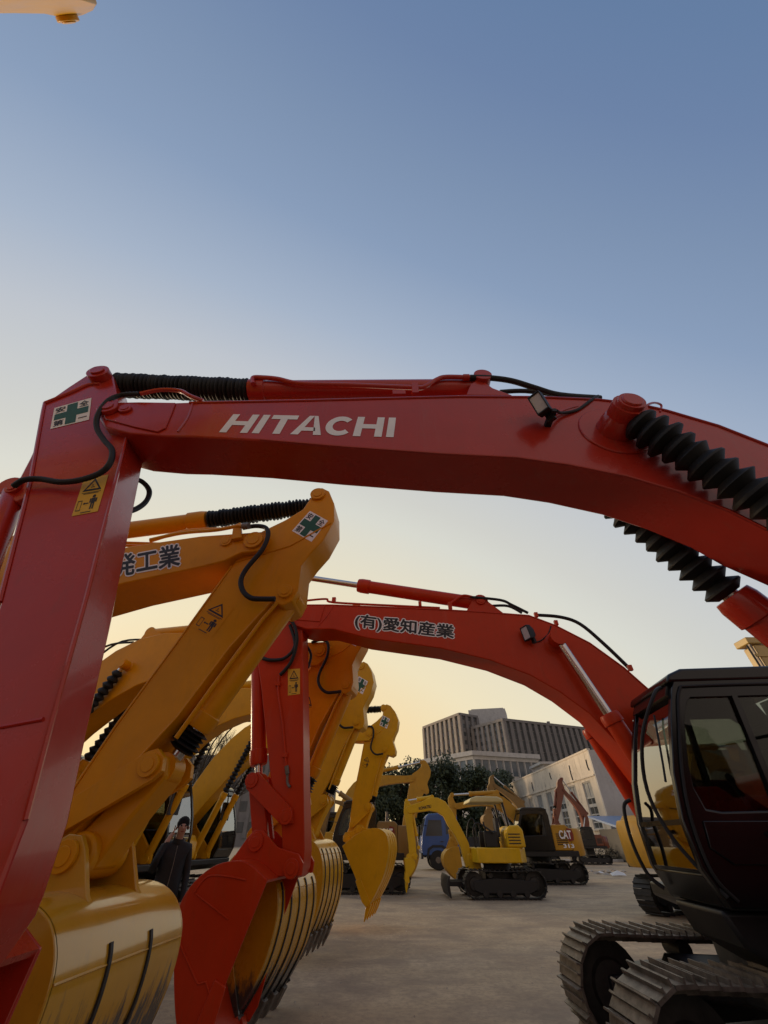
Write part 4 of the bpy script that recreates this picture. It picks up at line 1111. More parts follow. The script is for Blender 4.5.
# the machine whose boom end reaches over the photographer
f0 = Frame((-6.4, -.06), -5.5)
pa = at(70, 12, -.185); A0 = f0.w2l(pa); 
ah = (A0[0] - 1.02, A0[2] + .62)
ao = place(GENBOOM[:11] + [(.93, .06), (1.012, .035), (1.012, -.03), (.93, -.012)] + GENBOOM[18:], (.2, 1.9), ah)
r0 = yellow((-6.4, -.06), ah, (A0[0] - .7, A0[2] - 2.3), (A0[0] - .5, A0[2] - 3.5), 'yellow excavator whose boom end enters the upper left corner', 'yellow2', 'bucket', frame=f0, theta=-5.5, boomout=ao, pins=False, wb=.36, signs=False, detail=False)


bk0 = r0[2]; e0 = place([(.985, -.03)], (.2, 1.9), ah)[0]
for q_ in (-.07, .07): MB().prism([(e0[0] + q_ - .03, e0[1] + .05), (e0[0] + q_ + .03, e0[1] + .05), (e0[0] + q_ + .045, e0[1] - .10), (e0[0] + q_ - .015, e0[1] - .10)], .06, .11).build('hose_bracket', 'yellow2', bk0, bevel=.006)


# ------------------------------------------------------------------ small digger with a canopy
def mini():
    Y0, O = 20.0, (4.32, 20.0)
    f = Frame(O, 180)
    root = empty('mini_excavator', (*O, 0), R(180), 'small bright yellow excavator with open canopy and bent boom in mid yard', 'excavator')
    mat = M.setdefault('mini', paint('bright_yellow_paint', (.80, .48, .012), dirt=(.2, .14, .06), dirt_amt=.35, coat=.1, spec=.3))
    L = 3.1
    for sg in (1, -1):
        track_unit(root, sg * .85, 2.95, .80, .46, 0, 'trackdark', detail=False, shoes=40, center=(.0, 0))
    MB().box((0, 0, .55), (1.2, 1.3, .3)).build('car_body', 'dark', root, bevel=.02)
    MB().cyl((0, 0, .6), (0, 0, .9), .5, 24).build('slew_ring', 'trackdark', root)
    # blade
    bl = MB(); bl.prism([(1.95, .05), (2.0, .05), (2.07, .25), (2.06, .5), (2.0, .62), (1.95, .62), (1.99, .4), (1.97, .2)], -1.1, 1.1); b = bl.build('dozer_blade', 'dark', root, bevel=.01)
    for sg in (-.4, .4): MB().box((1.55, sg, .38), (1.0, .12, .14)).build('blade_arm', 'dark', b)
    bd = MB(); pts = [(.95, -.55), (.85, -.95), (-.2, -1.05), (-.75, -.9), (-1.05, -.5), (-1.1, 0), (-1.05, .5), (-.75, .9), (-.2, 1.05), (.85, .95), (.95, .55)]
    n = len(pts); vs = [(x, y, z) for z in (.95, 1.38) for x, y in pts]
    bd.add(vs, [tuple(range(n - 1, -1, -1)), tuple(n + i for i in range(n))] + [(i, (i + 1) % n, n + (i + 1) % n, n + i) for i in range(n)])
    body = bd.build('body', 'mini', root, bevel=.03)
    hd = MB(); hd.prism([(-.35, 1.381), (-.35, 1.85), (-.5, 2.02), (-.85, 2.05), (-1.0, 1.9), (-1.02, 1.381)], -.85, .9); h = hd.build('engine_hood', 'mini', root, bevel=.06, seg=3)
    for q in range(4): MB().box((-.62, .905, 1.5 + q * .09), (.45, .015, .03)).build('louvre', 'dark', h)
    st = MB(); st.box((.05, .1, 1.62), (.5, .5, .16)); st.box((-.18, .1, 1.98), (.14, .48, .6)); st.box((0, .1, 1.46), (.4, .4, .18)); st.build('seat', 'seat', root, bevel=.05)
    for sg in (-.5, .55):
        MB().box((.2, sg, 1.62), (.5, .2, .5)).build('control_box', 'dark', root, bevel=.04)
        MB().tube([(.35, sg, 1.85), (.42, sg, 2.15)], .03, 8).build('lever', 'rubber', root)
    MB().tube([(.85, .75, 1.38), (.88, .75, 1.9), (.65, .75, 2.1), (.1, .75, 1.8)], .03, 8).build('grab_rail', 'dark', root)
    MB().tube([(.95, -.75, 1.38), (.8, -.75, 2.1), (.55, -.75, 2.25), (.5, -.75, 1.5)], .03, 8).build('grab_rail', 'dark', root)
    cp = MB(); cp.prism([(.93, 2.74), (.85, 2.88), (.6, 2.95), (-.25, 2.93), (-.42, 2.86), (-.46, 2.74)], -.72, .8); cp.build('canopy', 'canopy', root, bevel=.05, seg=3)
    for sg in (-.62, .7): MB().tube([(-.52, sg, 1.95), (-.40, sg, 2.8)], .05, 8).build('canopy_post', 'dark', root)
    # boom, stick, bucket from their outline in the picture
    def lc(l, pts): return [f.loc(400 + x * .15625, 760 + y * .15625, l) for x, y in pts]
    up = [(40, 300), (60, 292), (130, 268), (190, 240), (240, 240), (290, 265), (330, 320), (370, 395), (410, 470), (440, 530), (455, 600)]
    lo = [(440, 685), (425, 690), (405, 620), (390, 560), (350, 480), (310, 420), (280, 360), (240, 335), (190, 325), (120, 335), (60, 345), (42, 330)]
    bo = MB().prism(lc(.14, up + lo), -.14, .14).build('boom', 'mini', root, bevel=.02)
    cs = [(*[(q[0], .142, q[1]) for q in lc(.14, [(p)])],)[0] for p in ((120, 302), (198, 286), (200, 305), (122, 320))]
    decal('lettering', 'ink', bo, cs, txt('KOMATSU', 0, 0, 1, 1, .05)[0], .004)
    sw = MB(); sw.prism(lc(0, [(425, 600), (500, 590), (520, 700), (440, 700)]), -.16, .16); sw.build('swing_bracket', 'mini', root, bevel=.03)
    sk = MB().prism(lc(.12, [(30, 262), (52, 258), (78, 300), (82, 400), (100, 520), (108, 620), (62, 640), (52, 520), (40, 420), (24, 330)]), -.12, .12).build('stick', 'mini', root, bevel=.015)
    S = lc(0, [(60, 625)])[0]; Hh = lc(0, [(95, 618)])[0]
    c0 = lc(0, [(205, 238)])[0]; c1 = lc(0, [(42, 262)])[0]
    cylinder('stick_cylinder', c0, c1, 0, .07, .035, .6, root, 'mini')
    cylinder('boom_cylinder', lc(0, [(455, 610)])[0], lc(0, [(330, 400)])[0], 0, .075, .04, .55, root, 'mini')
    k0 = lc(0, [(50, 330)])[0]; k1 = lc(0, [(100, 560)])[0]
    cylinder('bucket_cylinder', (k0[0] - .18, k0[1]), (k1[0] - .12, k1[1]), 0, .06, .03, .7, root, 'mini')
    shell = lc(.4, [(95, 615), (78, 610), (20, 630), (-5, 665), (-8, 710), (5, 760), (25, 800)])
    shell = lc(.4, [(30, 632), (60, 625), (90, 640), (98, 675), (85, 710), (62, 745), (45, 790)])
    bucket(root, S, Hh, shell, (.1, -1), .85, 'mini', ears=.17, nrib=0, teeth=4, ribmat='mini')


M['canopy'] = paint('cream_canopy_paint', (.66, .55, .24), dirt=(.3, .24, .15), dirt_amt=.4, rough=.5)
mini()


# ------------------------------------------------------------------ blue truck
def truck():
    O = (4.05, 37.0); f = Frame(O, 180)
    root = empty('truck', (*O, 0), R(180), 'blue cab truck with open cargo bed parked behind the small digger boom', 'truck'); root.scale = (1.15, 1, 1.04)
    M['bluetrim'] = plain('truck_dark_trim', (.02, .022, .028), .6)
    prof = [(1.15, .75), (1.22, 1.2), (1.15, 1.75), (.88, 2.75), (.7, 2.95), (-1.0, 3.0), (-1.12, 2.9), (-1.12, .75), (-.1, .75), (-.2, 1.1), (-.45, 1.25), (-.05, .75)]
    prof = [(1.15, .75), (1.22, 1.2), (1.15, 1.75), (.88, 2.75), (.7, 2.95), (-1.0, 3.0), (-1.12, 2.9), (-1.12, .75)]
    cb = MB().prism(prof, -1.15, 1.15).build('cab', 'blue', root, bevel=.06, seg=3)
    for sg in (1, -1):
        l = sg * 1.152
        for poly, nm in (([(.95, 1.75), (.72, 2.6), (-.1, 2.6), (-.1, 1.75)], 'side_window'), ([(-.35, 1.85), (-.35, 2.55), (-.85, 2.55), (-.85, 1.85)], 'rear_side_window')):
            MB().prism(poly, l, l + sg * .012).build(nm, 'winglass', cb, flat=True)
        MB().prism([(.95, 1.02), (1.0, 1.7), (.7, 2.68), (-.18, 2.68), (-.18, 1.02)], l - sg * .01, l + sg * .006).build('door', 'blue', cb, bevel=.004)
        MB().box((-.05, l + sg * .02, 1.45), (.18, .03, .05)).build('door_handle', 'bluetrim', cb)
        mr = MB(); mr.tube([(.85, l, 2.3), (1.2, l + sg * .25, 2.35)], .02, 6); mr.box((1.2, l + sg * .28, 2.1), (.06, .2, .45)); mr.build('mirror', 'bluetrim', cb)
        for x in (.25, -3.2):
            w_ = MB(); w_.lathe((x, sg * .85, .52), (x, sg * 1.18, .52), [(0, .34), (.02, .48), (.15, .52), (.85, .52), (.98, .47), (1, .33)], 26); t = w_.build('wheel', 'rubber', root)
            r_ = MB(); r_.lathe((x, sg * 1.0, .52), (x, sg * 1.19, .52), [(0, .3), (.8, .3), (.9, .2), (1, .12)], 18); r_.build('rim', 'bare', t)
        ar = MB()
        ar.ring([(.95, .6), (.85, 1.1), (.55, 1.28), (-.05, 1.28), (-.35, 1.1), (-.45, .6)], [(.83, .6), (.73, 1.02), (.5, 1.16), (0, 1.16), (-.23, 1.02), (-.33, .6)], sg * 1.02, sg * 1.2); ar.build('wheel_arch', 'bluetrim', cb)
    ws_ = MB(); ws_.add([(1.165, -1.0, 1.78), (1.165, 1.0, 1.78), (.905, 1.0, 2.72), (.905, -1.0, 2.72)], [(0, 1, 2, 3)]); ws_.build('windscreen', 'winglass', cb, flat=True)
    MB().box((1.2, 0, .72), (.15, 2.2, .3)).build('bumper', 'bluetrim', cb, bevel=.03)
    for sg in (-.85, .85): MB().box((1.23, sg, 1.05), (.04, .35, .2)).build('headlight', 'lens', cb, bevel=.02)
    MB().box((-2.0, 0, .78), (6.2, .8, .22)).build('chassis', 'bluetrim', root)
    bd = MB(); bd.box((-3.2, 0, 1.08), (3.9, 2.3, .12)); bd.box((-3.2, 1.13, 1.42), (3.9, .06, .55)); bd.box((-3.2, -1.13, 1.42), (3.9, .06, .55)); bd.box((-1.28, 0, 1.7), (.06, 2.3, 1.1)); bd.box((-5.12, 0, 1.42), (.06, 2.3, .55))
    bd.build('cargo_bed', 'bluetrim', root, bevel=.01)


truck()


# ------------------------------------------------------------------ tall rig whose mast shows over the cab
def rig():
    p = at(759, 655, 13.0)
    root = empty('drilling_rig', (p.x, 13.0, 0), 0, 'yellow drilling rig mast rising behind the dark cab roof', 'drilling rig')
    M['rig'] = paint('ochre_rig_paint', (.55, .36, .10), dirt=(.2, .15, .08), dirt_amt=.4)
    MB().box((0, 0, 3.7), (.42, .5, 5.8)).build('mast', 'rig', root, bevel=.03)
    for x in (-.30, .30): MB().box((x, -.2, 3.8), (.06, .08, 5.9)).build('guide_rail', 'bare', root)
    for q in range(6): MB().box((0, -.26, 1.5 + q * .95), (.72, .06, .09)).build('cross_tie', 'rig', root)
    MB().box((.1, 0, 6.75), (.95, .6, .22)).build('crown_block', 'rig', root, bevel=.03)
    MB().box((0, .8, 1.35), (2.0, 3.2, 1.1)).build('body', 'rig', root, bevel=.05)
    for l in (-.9, .9): track_unit(root, l, 3.2, .78, .5, 0, 'trackdark', detail=False, shoes=34, center=(0, .8), rz=0)
    MB().tube([(-.45, -.25, 1.8), (-.48, -.3, 4.5), (-.4, -.2, 6.6)], .03, 8).build('hydraulic_hose', 'rubber', root)


rig()


# ------------------------------------------------------------------ man on the phone
def person():
    base = (-3.24, 7.95)
    k = 1.0
    root_sk = {}
    V = []; E_ = []; Rr = []
    def v(p, r):
        V.append(p); Rr.append(r); return len(V) - 1
    def chain(a, pts):
        for p, r in pts:
            b = v(p, r); E_.append((a, b)); a = b
        return a
    pel = v((0, 0, .95), (.16, .12))
    sp = chain(pel, [((0, .0, 1.12), (.185, .135)), ((0, .01, 1.3), (.195, .14)), ((0, .01, 1.43), (.16, .11))])
    nk = chain(sp, [((0, -.005, 1.52), (.055, .055)), ((.01, -.02, 1.58), (.055, .06)), ((.015, -.03, 1.655), (.073, .092)), ((.015, -.02, 1.73), (.062, .08))])
    for s_ in (-1, 1):
        chain(pel, [((s_ * .10, 0, .86), (.10, .10)), ((s_ * .115, -.02, .5), (.07, .075)), ((s_ * .12, 0, .12), (.045, .05)), ((s_ * .125, -.03, .05), (.045, .05)), ((s_ * .13, -.16, .035), (.04, .03))])
    # his right arm (photo left) lifts a phone to the ear, the other hangs
    a = chain(sp, [((-.17, .01, 1.43), (.075, .075)), ((-.25, -.03, 1.18), (.055, .055)), ((-.235, -.17, 1.30), (.045, .045)), ((-.15, -.13, 1.52), (.033, .035)), ((-.12, -.10, 1.58), (.04, .02))])
    b = chain(sp, [((.17, .01, 1.43), (.075, .075)), ((.235, .02, 1.16), (.055, .055)), ((.245, -.07, .92), (.038, .04)), ((.24, -.09, .83), (.022, .04))])
    for d in (-.025, -.008, .01, .027):
        chain(b, [((.24, -.09 + d, .77), (.010, .010)), ((.232, -.095 + d, .725), (.008, .008))])
        chain(a, [((-.105, -.105 + d * .8, 1.62), (.010, .010)), ((-.085, -.095 + d * .8, 1.65), (.008, .008))])
    chain(b, [((.225, -.13, .80), (.011, .011)), ((.22, -.145, .765), (.009, .009))])
    chain(a, [((-.10, -.135, 1.585), (.011, .011)), ((-.085, -.14, 1.61), (.009, .009))])
    me = bpy.data.meshes.new('person'); me.from_pydata(V, E_, [])
    o = bpy.data.objects.new('person', me); COL.objects.link(o)
    sk = o.modifiers.new('skin', 'SKIN')
    for i, r in enumerate(Rr):
        me.skin_vertices[0].data[i].radius = r
    me.skin_vertices[0].data[0].use_root = True
    sb = o.modifiers.new('sub', 'SUBSURF'); sb.levels = 2; sb.render_levels = 2
    dg = bpy.context.evaluated_depsgraph_get(); dg.update()
    m2 = bpy.data.meshes.new_from_object(o.evaluated_get(dg))
    o.modifiers.clear(); o.data = m2
    M['skin'] = plain('skin', (.42, .24, .16), .55, 0, .08, 6, 0)
    M['jacket'] = plain('black_jacket', (.012, .013, .015), .75)
    M['trousers'] = plain('black_trousers', (.014, .014, .017), .85)
    M['hair'] = plain('black_hair', (.004, .0035, .003), .95)
    m2.materials.clear()
    for m in ('skin', 'jacket', 'trousers', 'hair'): m2.materials.append(M[m])
    for p in m2.polygons:
        c = p.center
        hand = (c.z < .86 and c.x > .19 and c.z > .6) or (c.z > 1.50 and c.x < -.06 and c.y < -.03 and c.z < 1.7 and c.x < -.068)
        p.material_index = 0 if ((c.z > 1.525 and abs(c.x) < .11) or hand) else (1 if c.z > .80 else 2)
        if c.z < .09: p.material_index = 3
        p.use_smooth = True
    o.location = (*base, 0); o.rotation_euler = (0, 0, R(28)); o.scale = (1.05, 1.05, 1.05)
    tag(o, 'man in dark clothes holding a phone to his ear between the yellow machines', 'person')
    h = MB(); h.lathe((.015, .012, 1.665), (.015, -.012, 1.805), [(0, .080), (.35, .092), (.7, .078), (.92, .045), (1, .012)], 18)
    h.build('hair', 'hair', o)
    fc = MB(); fc.lathe((.015, -.115, 1.668), (.015, -.142, 1.652), [(0, .016), (.6, .014), (1, .006)], 8); fc.build('nose', 'skin', o)
    for s_ in (-.032, .032):
        MB().lathe((.015 + s_, -.105, 1.69), (.015 + s_, -.118, 1.69), [(0, .012), (1, .006)], 8).build('eye', 'hair', o)
        MB().lathe((.015 + s_ * 2.35, -.02, 1.665), (.015 + s_ * 2.7, -.015, 1.67), [(0, .03), (1, .022)], 8).build('ear', 'skin', o)
    MB().box((.015, -.113, 1.62), (.045, .012, .008)).build('mouth', 'badge', o)
    zp = MB(); zp.tube([(.0, -.125, 1.46), (.005, -.135, 1.28), (.005, -.13, 1.1), (0, -.13, .9)], .005, 6); zp.build('jacket_zip', 'bare', o)
    co = MB(); co.lathe((0, .0, 1.50), (.005, -.012, 1.55), [(0, .085), (.5, .08), (1, .075)], 18, caps=False); co.build('collar', 'jacket', o)
    hm = MB(); hm.lathe((0, 0, .80), (0, 0, 1.0), [(0, .19), (1, .18)], 18, caps=False)
    ph = MB(); ph.box((-.10, -.075, 1.615), (.012, .07, .14), Matrix.Rotation(R(-12), 3, 'X')); p = ph.build('phone', 'ink', None, bevel=.004)
    p.location = o.location; p.scale = o.scale; p.rotation_euler = o.rotation_euler
    tag(p, 'black phone held at the ear of the man in dark clothes', 'phone')


person()


# ------------------------------------------------------------------ buildings
def stained(name, col, streak, amt=.8):
    m, nt, b = new_mat(name)
    n1 = noise(nt, .45, 7, .7); n2 = noise(nt, 1.4, 8, .75, stretch=(1, 1, .22)); n3 = noise(nt, .8, 8, .75)
    c = ramp(nt, n1, [(.3, tuple(x * .78 for x in col)), (.65, col)])
    c = mix(nt, ramp(nt, n2, [(.53, (0,) * 3), (.72, (amt,) * 3)]), c, streak)
    c = mix(nt, ramp(nt, n3, [(.58, (0,) * 3), (.66, (.55,) * 3)]), c, tuple(x * .5 for x in streak))
    link(nt, c, b.inputs['Base Color']); b.inputs['Roughness'].default_value = .9
    bump(nt, b, n2, .3, .03)
    return m


M['plaster'] = stained('stained_white_plaster', (.80, .69, .54), (.24, .19, .14))
M['endwall'] = stained('grey_white_render', (.60, .56, .50), (.24, .23, .21), .5)
M['concrete'] = stained('tower_concrete', (.42, .36, .295), (.22, .185, .15), .5)  # sunlit warmth of the towers' left faces put into the colour; rubble shares it
M['concdark'] = stained('grey_shaded_concrete', (.25, .235, .22), (.15, .14, .13), .4)  # shade put into the colour of the towers' right faces; plain grey elsewhere
M['podium'] = stained('pale_podium_wall', (.64, .61, .55), (.3, .28, .25), .4)
M['bluegl'] = plain('blue_grey_glazing', (.13, .155, .17), .15, 0, .35, .25, 0)
M['dimgl'] = plain('dim_window_glass', (.07, .075, .075), .2, 0, .4, .3, 0)
M['palegl'] = plain('pale_window_glass', (.33, .33, .31), .4, 0, .3, 1.2, 0)  # paler grey for the upper panes
M['frame'] = plain('weathered_window_frame', (.48, .46, .42), .7)
M['roofblue'] = plain('blue_sheet_roof', (.20, .28, .42), .5)
M['stone'] = plain('grey_stone_chips', (.50, .42, .33), .9, 0, .5, .6, 0)
M['bark'] = plain('bark', (.055, .042, .03), .9)


def white_building():
    X0, Y0, Y1, Z1 = 25.0, 55.0, 94.0, 10.0
    root = empty('hall', (X0, Y0, 0), 0, 'long white hall with peeling stained wall and tall windows beyond the diggers', 'building')
    nwin = 8; pitch = 4.75; w = 2.5; z0, z1 = 2.55, 7.1
    D = 30
    # wall on the yard side, built round its openings
    wl = MB()
    wl.box((.2, (Y1 - Y0) / 2, (z1 + Z1) / 2), (.4, Y1 - Y0, Z1 - z1)); wl.box((.2, (Y1 - Y0) / 2, z0 / 2), (.4, Y1 - Y0, z0))
    y = 0
    for i in range(nwin + 1):
        a = 1.7 + i * pitch if i < nwin else Y1 - Y0
        wl.box((.2, (y + a) / 2, (z0 + z1) / 2), (.4, a - y, z1 - z0 - .002)); y = a + w
    wall = wl.build('wall', 'plaster', root, flat=True)
    MB().box((.05, (Y1 - Y0) / 2, 7.5), (.36, Y1 - Y0 + .1, .16)).build('string_course', 'plaster', wall)
    MB().box((.15, (Y1 - Y0) / 2, Z1 + .1), (.42, Y1 - Y0 + .1, .2)).build('parapet', 'plaster', wall)
    MB().box((D / 2, -.16, Z1 / 2), (D, .3, Z1)).build('end_wall', 'endwall', root, flat=True)
    MB().box((D / 2 + .4, -.02, 6.6), (D - .8, .6, .10)).build('ledge', 'endwall', root)
    for x in (4.5, 13): MB().tube([(x, -.36, .2), (x, -.36, Z1 - 3.5)], .05, 8).build('drain_pipe', 'dark', root)
    MB().box((D / 2 + .21, (Y1 - Y0) / 2, Z1 - .3), (D - .41, Y1 - Y0 - .4, .3)).build('roof', 'concdark', root)
    for i in range(nwin):
        a = 1.7 + i * pitch; f = MB()
        f.ring([(a, z0), (a + w, z0), (a + w, z1), (a, z1)], [(a + .12, z0 + .12), (a + w - .12, z0 + .12), (a + w - .12, z1 - .12), (a + .12, z1 - .12)], .10, .24)
        f.box((a + w / 2, .17, (z0 + z1) / 2), (.06, .12, z1 - z0 - .2))
        for zz in (3.2, 3.9, 4.75, 5.5): f.box((a + w / 2, .17, zz), (w - .2, .10, .12 if zz != 4.75 else .3))
        f.v = [(q[1], q[0], q[2]) for q in f.v]; f.f = [t[::-1] for t in f.f]
        fo = f.build('window', 'frame', root, flat=True)
        g = MB(); g.box((.2, a + w / 2, (z0 + 5.5) / 2), (.03, w - .2, 5.5 - z0 - .1)); g.build('pane', 'dimgl', fo, flat=True)
        g = MB(); g.box((.2, a + w / 2, (5.5 + z1) / 2), (.03, w - .2, z1 - 5.5 - .1)); g.build('pane', 'palegl', fo, flat=True)
        s = MB(); s.box((-.05, a + w / 2, z0 - .06), (.5, w + .3, .12)); s.build('sill', 'plaster', fo)
    for i, (yy, zz, h) in enumerate(((1.0, 8.6, 1.1), (6.6, 8.3, 1.9), (14.5, 8.9, .8), (24, 8.4, 1.2))):
        d = MB(); d.tube([(-.04, yy, zz + h / 2), (-.05, yy + .1, zz), (-.05, yy - .05, zz - h / 2)], .08, 8); d.build('rain_spout', 'dark', root)


white_building()


def face(root, P, Q, z0, z1, bays, floors, wallmat, glassmat, depth=.8, rib=.35, frac=.45, ribmat=None):
    """a facade of upright ribs with a window in every bay and storey, set between them"""
    P, Q = Vector((P[0], P[1], 0)), Vector((Q[0], Q[1], 0)); d = (Q - P); L = d.length; d.normalize(); n = Vector((d.y, -d.x, 0))
    rot = Matrix((d, -n, Vector((0, 0, 1)))).transposed()
    bw = L / bays; fh = (z1 - z0) / floors
    for i in range(bays + 1):
        MB().box(P + d * (bw * i) + n * (depth / 2) + Vector((0, 0, (z0 + z1) / 2 - .5)), (bw * rib, depth, z1 - z0 - 1.0), rot).build('rib', ribmat or wallmat, root, flat=True)
    MB().box(P + d * (L / 2) + n * (depth * .55) + Vector((0, 0, z1 - .42)), (L + depth, depth * 1.1, 1.1), rot).build('parapet', ribmat or wallmat, root, flat=True)
    for i in range(bays):
        for j in range(floors):
            MB().box(P + d * (bw * (i + .5)) + n * .06 + Vector((0, 0, z0 + fh * (j + .5))), (bw * (1 - rib) * .8, .1, fh * frac), rot).build('window', glassmat, root, flat=True)


def block(root, name, pts, z0, z1, mat):
    n = len(pts); mb = MB()
    a = sum(pts[i][0] * pts[(i + 1) % n][1] - pts[(i + 1) % n][0] * pts[i][1] for i in range(n))
    if a < 0: pts = pts[::-1]
    mb.add([(x, y, z) for z in (z0, z1) for x, y in pts], [tuple(range(n - 1, -1, -1)), tuple(n + i for i in range(n))] + [(i, (i + 1) % n, n + (i + 1) % n, n + i) for i in range(n)])
    return mb.build(name, mat, root, flat=True)


def towers():
    root = empty('office_block', (56, 200, 0), 0, 'grey ribbed office block on the skyline, the right one with a long dark side', 'building')
    o = Vector((56, 200))
    def rel(*p): return [(x - o.x, y - o.y) for x, y in p]
    A, B, C = (44.6, 217.5), (55.8, 200), (102, 219)
    D = (A[0] + C[0] - B[0], A[1] + C[1] - B[1])
    block(root, 'wall', rel(A, B, C, D), 0, 44.8, 'concdark')
    a, b, c = rel(A, B, C)
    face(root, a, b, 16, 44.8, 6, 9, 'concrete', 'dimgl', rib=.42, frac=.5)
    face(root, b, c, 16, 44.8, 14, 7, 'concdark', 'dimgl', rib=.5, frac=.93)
    MB().box((26, 14, 45.6), (1.2, 1.2, 2.0)).build('roof_vent', 'concdark', root)
    r2_ = empty('office_block', (38, 215, 0), 0, 'paler ribbed office block on the skyline left of the dark one', 'building')
    o = Vector((38, 215))
    A, B, C = (22.8, 245.8), (38.3, 215), (48, 221)
    D = (A[0] + C[0] - B[0], A[1] + C[1] - B[1])
    block(r2_, 'wall', rel(A, B, C, D), 0, 50.6, 'concdark')
    a, b, c = rel(A, B, C)
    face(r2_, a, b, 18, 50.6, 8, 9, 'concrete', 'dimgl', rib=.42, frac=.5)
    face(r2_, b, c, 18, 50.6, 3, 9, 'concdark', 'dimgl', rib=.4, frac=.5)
    # stair tower between
    r3 = empty('stair_tower', (55, 232, 0), 0, 'plain pale grey stair tower rising between the two office blocks', 'building')
    tw = block(r3, 'wall', [(-9, -2), (10, -6), (14, 6), (-5, 10)], 0, 55.5, 'podium')
    MB().box((2, 1, 55.8), (17, 9, .5), Matrix.Rotation(R(-12), 3, 'Z')).build('parapet', 'podium', r3)
    # podium
    r4 = empty('glazed_podium', (30, 150, 0), 0, 'low pale block with a glazed upper floor at the foot of the office towers', 'building')
    o = Vector((30, 150))
    def top(u, v, Y): p = at(u, v, Y); return (p.x, p.y), p.z
    P, zP = top(473, 752, 150); Q, zQ = top(536, 756, 158); Lp, zl = top(415, 758, 172)
    q, p_, l_ = rel(Q, P, Lp)
    block(r4, 'wall', [p_, q, (q[0] + 5, q[1] + 30), (l_[0] + 8, l_[1] + 25), l_], 0, zP - 1.0, 'podium')
    block(r4, 'roof_slab', [(p_[0] - .5, p_[1] - 1.2), (q[0] + 1, q[1] - 1), (q[0] + 6, q[1] + 30), (l_[0] + 8, l_[1] + 26), (l_[0] - 1, l_[1] - .5)], zP - .995, zP + .3, 'podium')
    face(r4, p_, q, zP - 6.5, zP - 1.1, 9, 1, 'podium', 'bluegl', depth=.4, rib=.12, frac=.92)
    face(r4, l_, p_, zP - 5.5, zP - 1.1, 9, 1, 'podium', 'bluegl', depth=.4, rib=.14, frac=.9)
    pw = at(562, 762, 140)
    r5 = empty('annex', (pw.x, 140, 0), 0, 'small flat roofed annex behind the white hall roof', 'building')
    block(r5, 'wall', [(-6, 0), (12, 0), (12, 10), (-6, 10)], 0, pw.z - .6, 'podium'); block(r5, 'roof_slab', [(-7, -1), (13, -1), (13, 11), (-7, 11)], pw.z - .595, pw.z, 'podium')
    pl = at(222, 755, 160)
    r6 = empty('low_block', (pl.x, 160, 0), 0, 'distant low grey block seen between the yellow booms at left', 'building')
    block(r6, 'wall', [(-14, 0), (40, 0), (40, 14), (-14, 14)], 0, pl.z, 'concdark')
    f_ = face(r6, (-14, 0), (40, 0), 2, pl.z - 1, 14, 4, 'concdark', 'dimgl', depth=.3, rib=.3, frac=.5)
    # blue sheet roof shed behind the dark cab
    ps = at(640, 818, 48)
    r7 = empty('shed', (ps.x, 48, 0), 0, 'low shed with blue sheet roof to the right of the white hall', 'building')
    block(r7, 'wall', [(-2.2, 0), (8, 0), (8, 5), (-2.2, 5)], 0, ps.z - .8, 'dark')
    MB().box((2.8, 2.2, ps.z - .2), (11.5, 6.2, .15), Matrix.Rotation(R(9), 3, 'X')).build('roof', 'roofblue', r7)


towers()


# ------------------------------------------------------------------ trees, brush, rubble
def leaf_mat(name, a, b_):
    m, nt, b = new_mat(name)
    oi = nt.nodes.new('ShaderNodeNewGeometry')
    link(nt, ramp(nt, oi.outputs['Random Per Island'], [(0, a), (1, b_)]), b.inputs['Base Color']); b.inputs['Roughness'].default_value = .7
    return m


M['leaf'] = leaf_mat('dark_foliage', (.022, .035, .012), (.07, .085, .03))
M['dry'] = leaf_mat('dry_brush_leaves', (.06, .05, .03), (.16, .13, .08))


def tree(x, y, h, r, seed, label, n=6500, leaf=.62, mat='leaf'):
    rnd = random.Random(seed)
    root = empty('tree', (x, y, 0), 0, label, 'tree', 'trees behind the yard')
    tk = MB(); tk.tube([(0, 0, 0), (.1, 0, h * .3), (-.1, .1, h * .6), (0, 0, h * .9)], [.28, .24, .16, .06], 8)
    blobs = []
    for i in range(24):
        a = rnd.uniform(0, 6.28); rr = r * rnd.uniform(.15, .85) ** .6; z = h * rnd.uniform(.06, .95)
        rr *= math.sqrt(max(.2, 1 - ((z / h - .45) / .6) ** 2))
        c = Vector((rr * math.cos(a), rr * math.sin(a), z)); blobs.append((c, r * rnd.uniform(.25, .45)))
        tk.tube([(0, 0, max(.5, z * .55)), tuple(c * .6 + Vector((0, 0, z * .3))), tuple(c)], [.1, .06, .03], 5)
    tk.build('trunk', 'bark', root)
    cr = MB()
    for i in range(n):
        c, br = blobs[i % len(blobs)]
        d = Vector((rnd.gauss(0, 1), rnd.gauss(0, 1), rnd.gauss(0, .8))); d.normalize(); p = c + d * br * 1.25 * rnd.uniform(.35, 1.05)
        u = Vector((rnd.gauss(0, 1), rnd.gauss(0, 1), rnd.gauss(0, 1))).normalized(); w_ = u.orthogonal().normalized() ; s_ = leaf * rnd.uniform(.5, 1.2)
        cr.add([p - u * s_ * .5, p + w_ * s_ * .35, p + u * s_ * .5, p - w_ * s_ * .35], [(0, 1, 2, 3)])
    cr.build('crown', mat, root, flat=True)


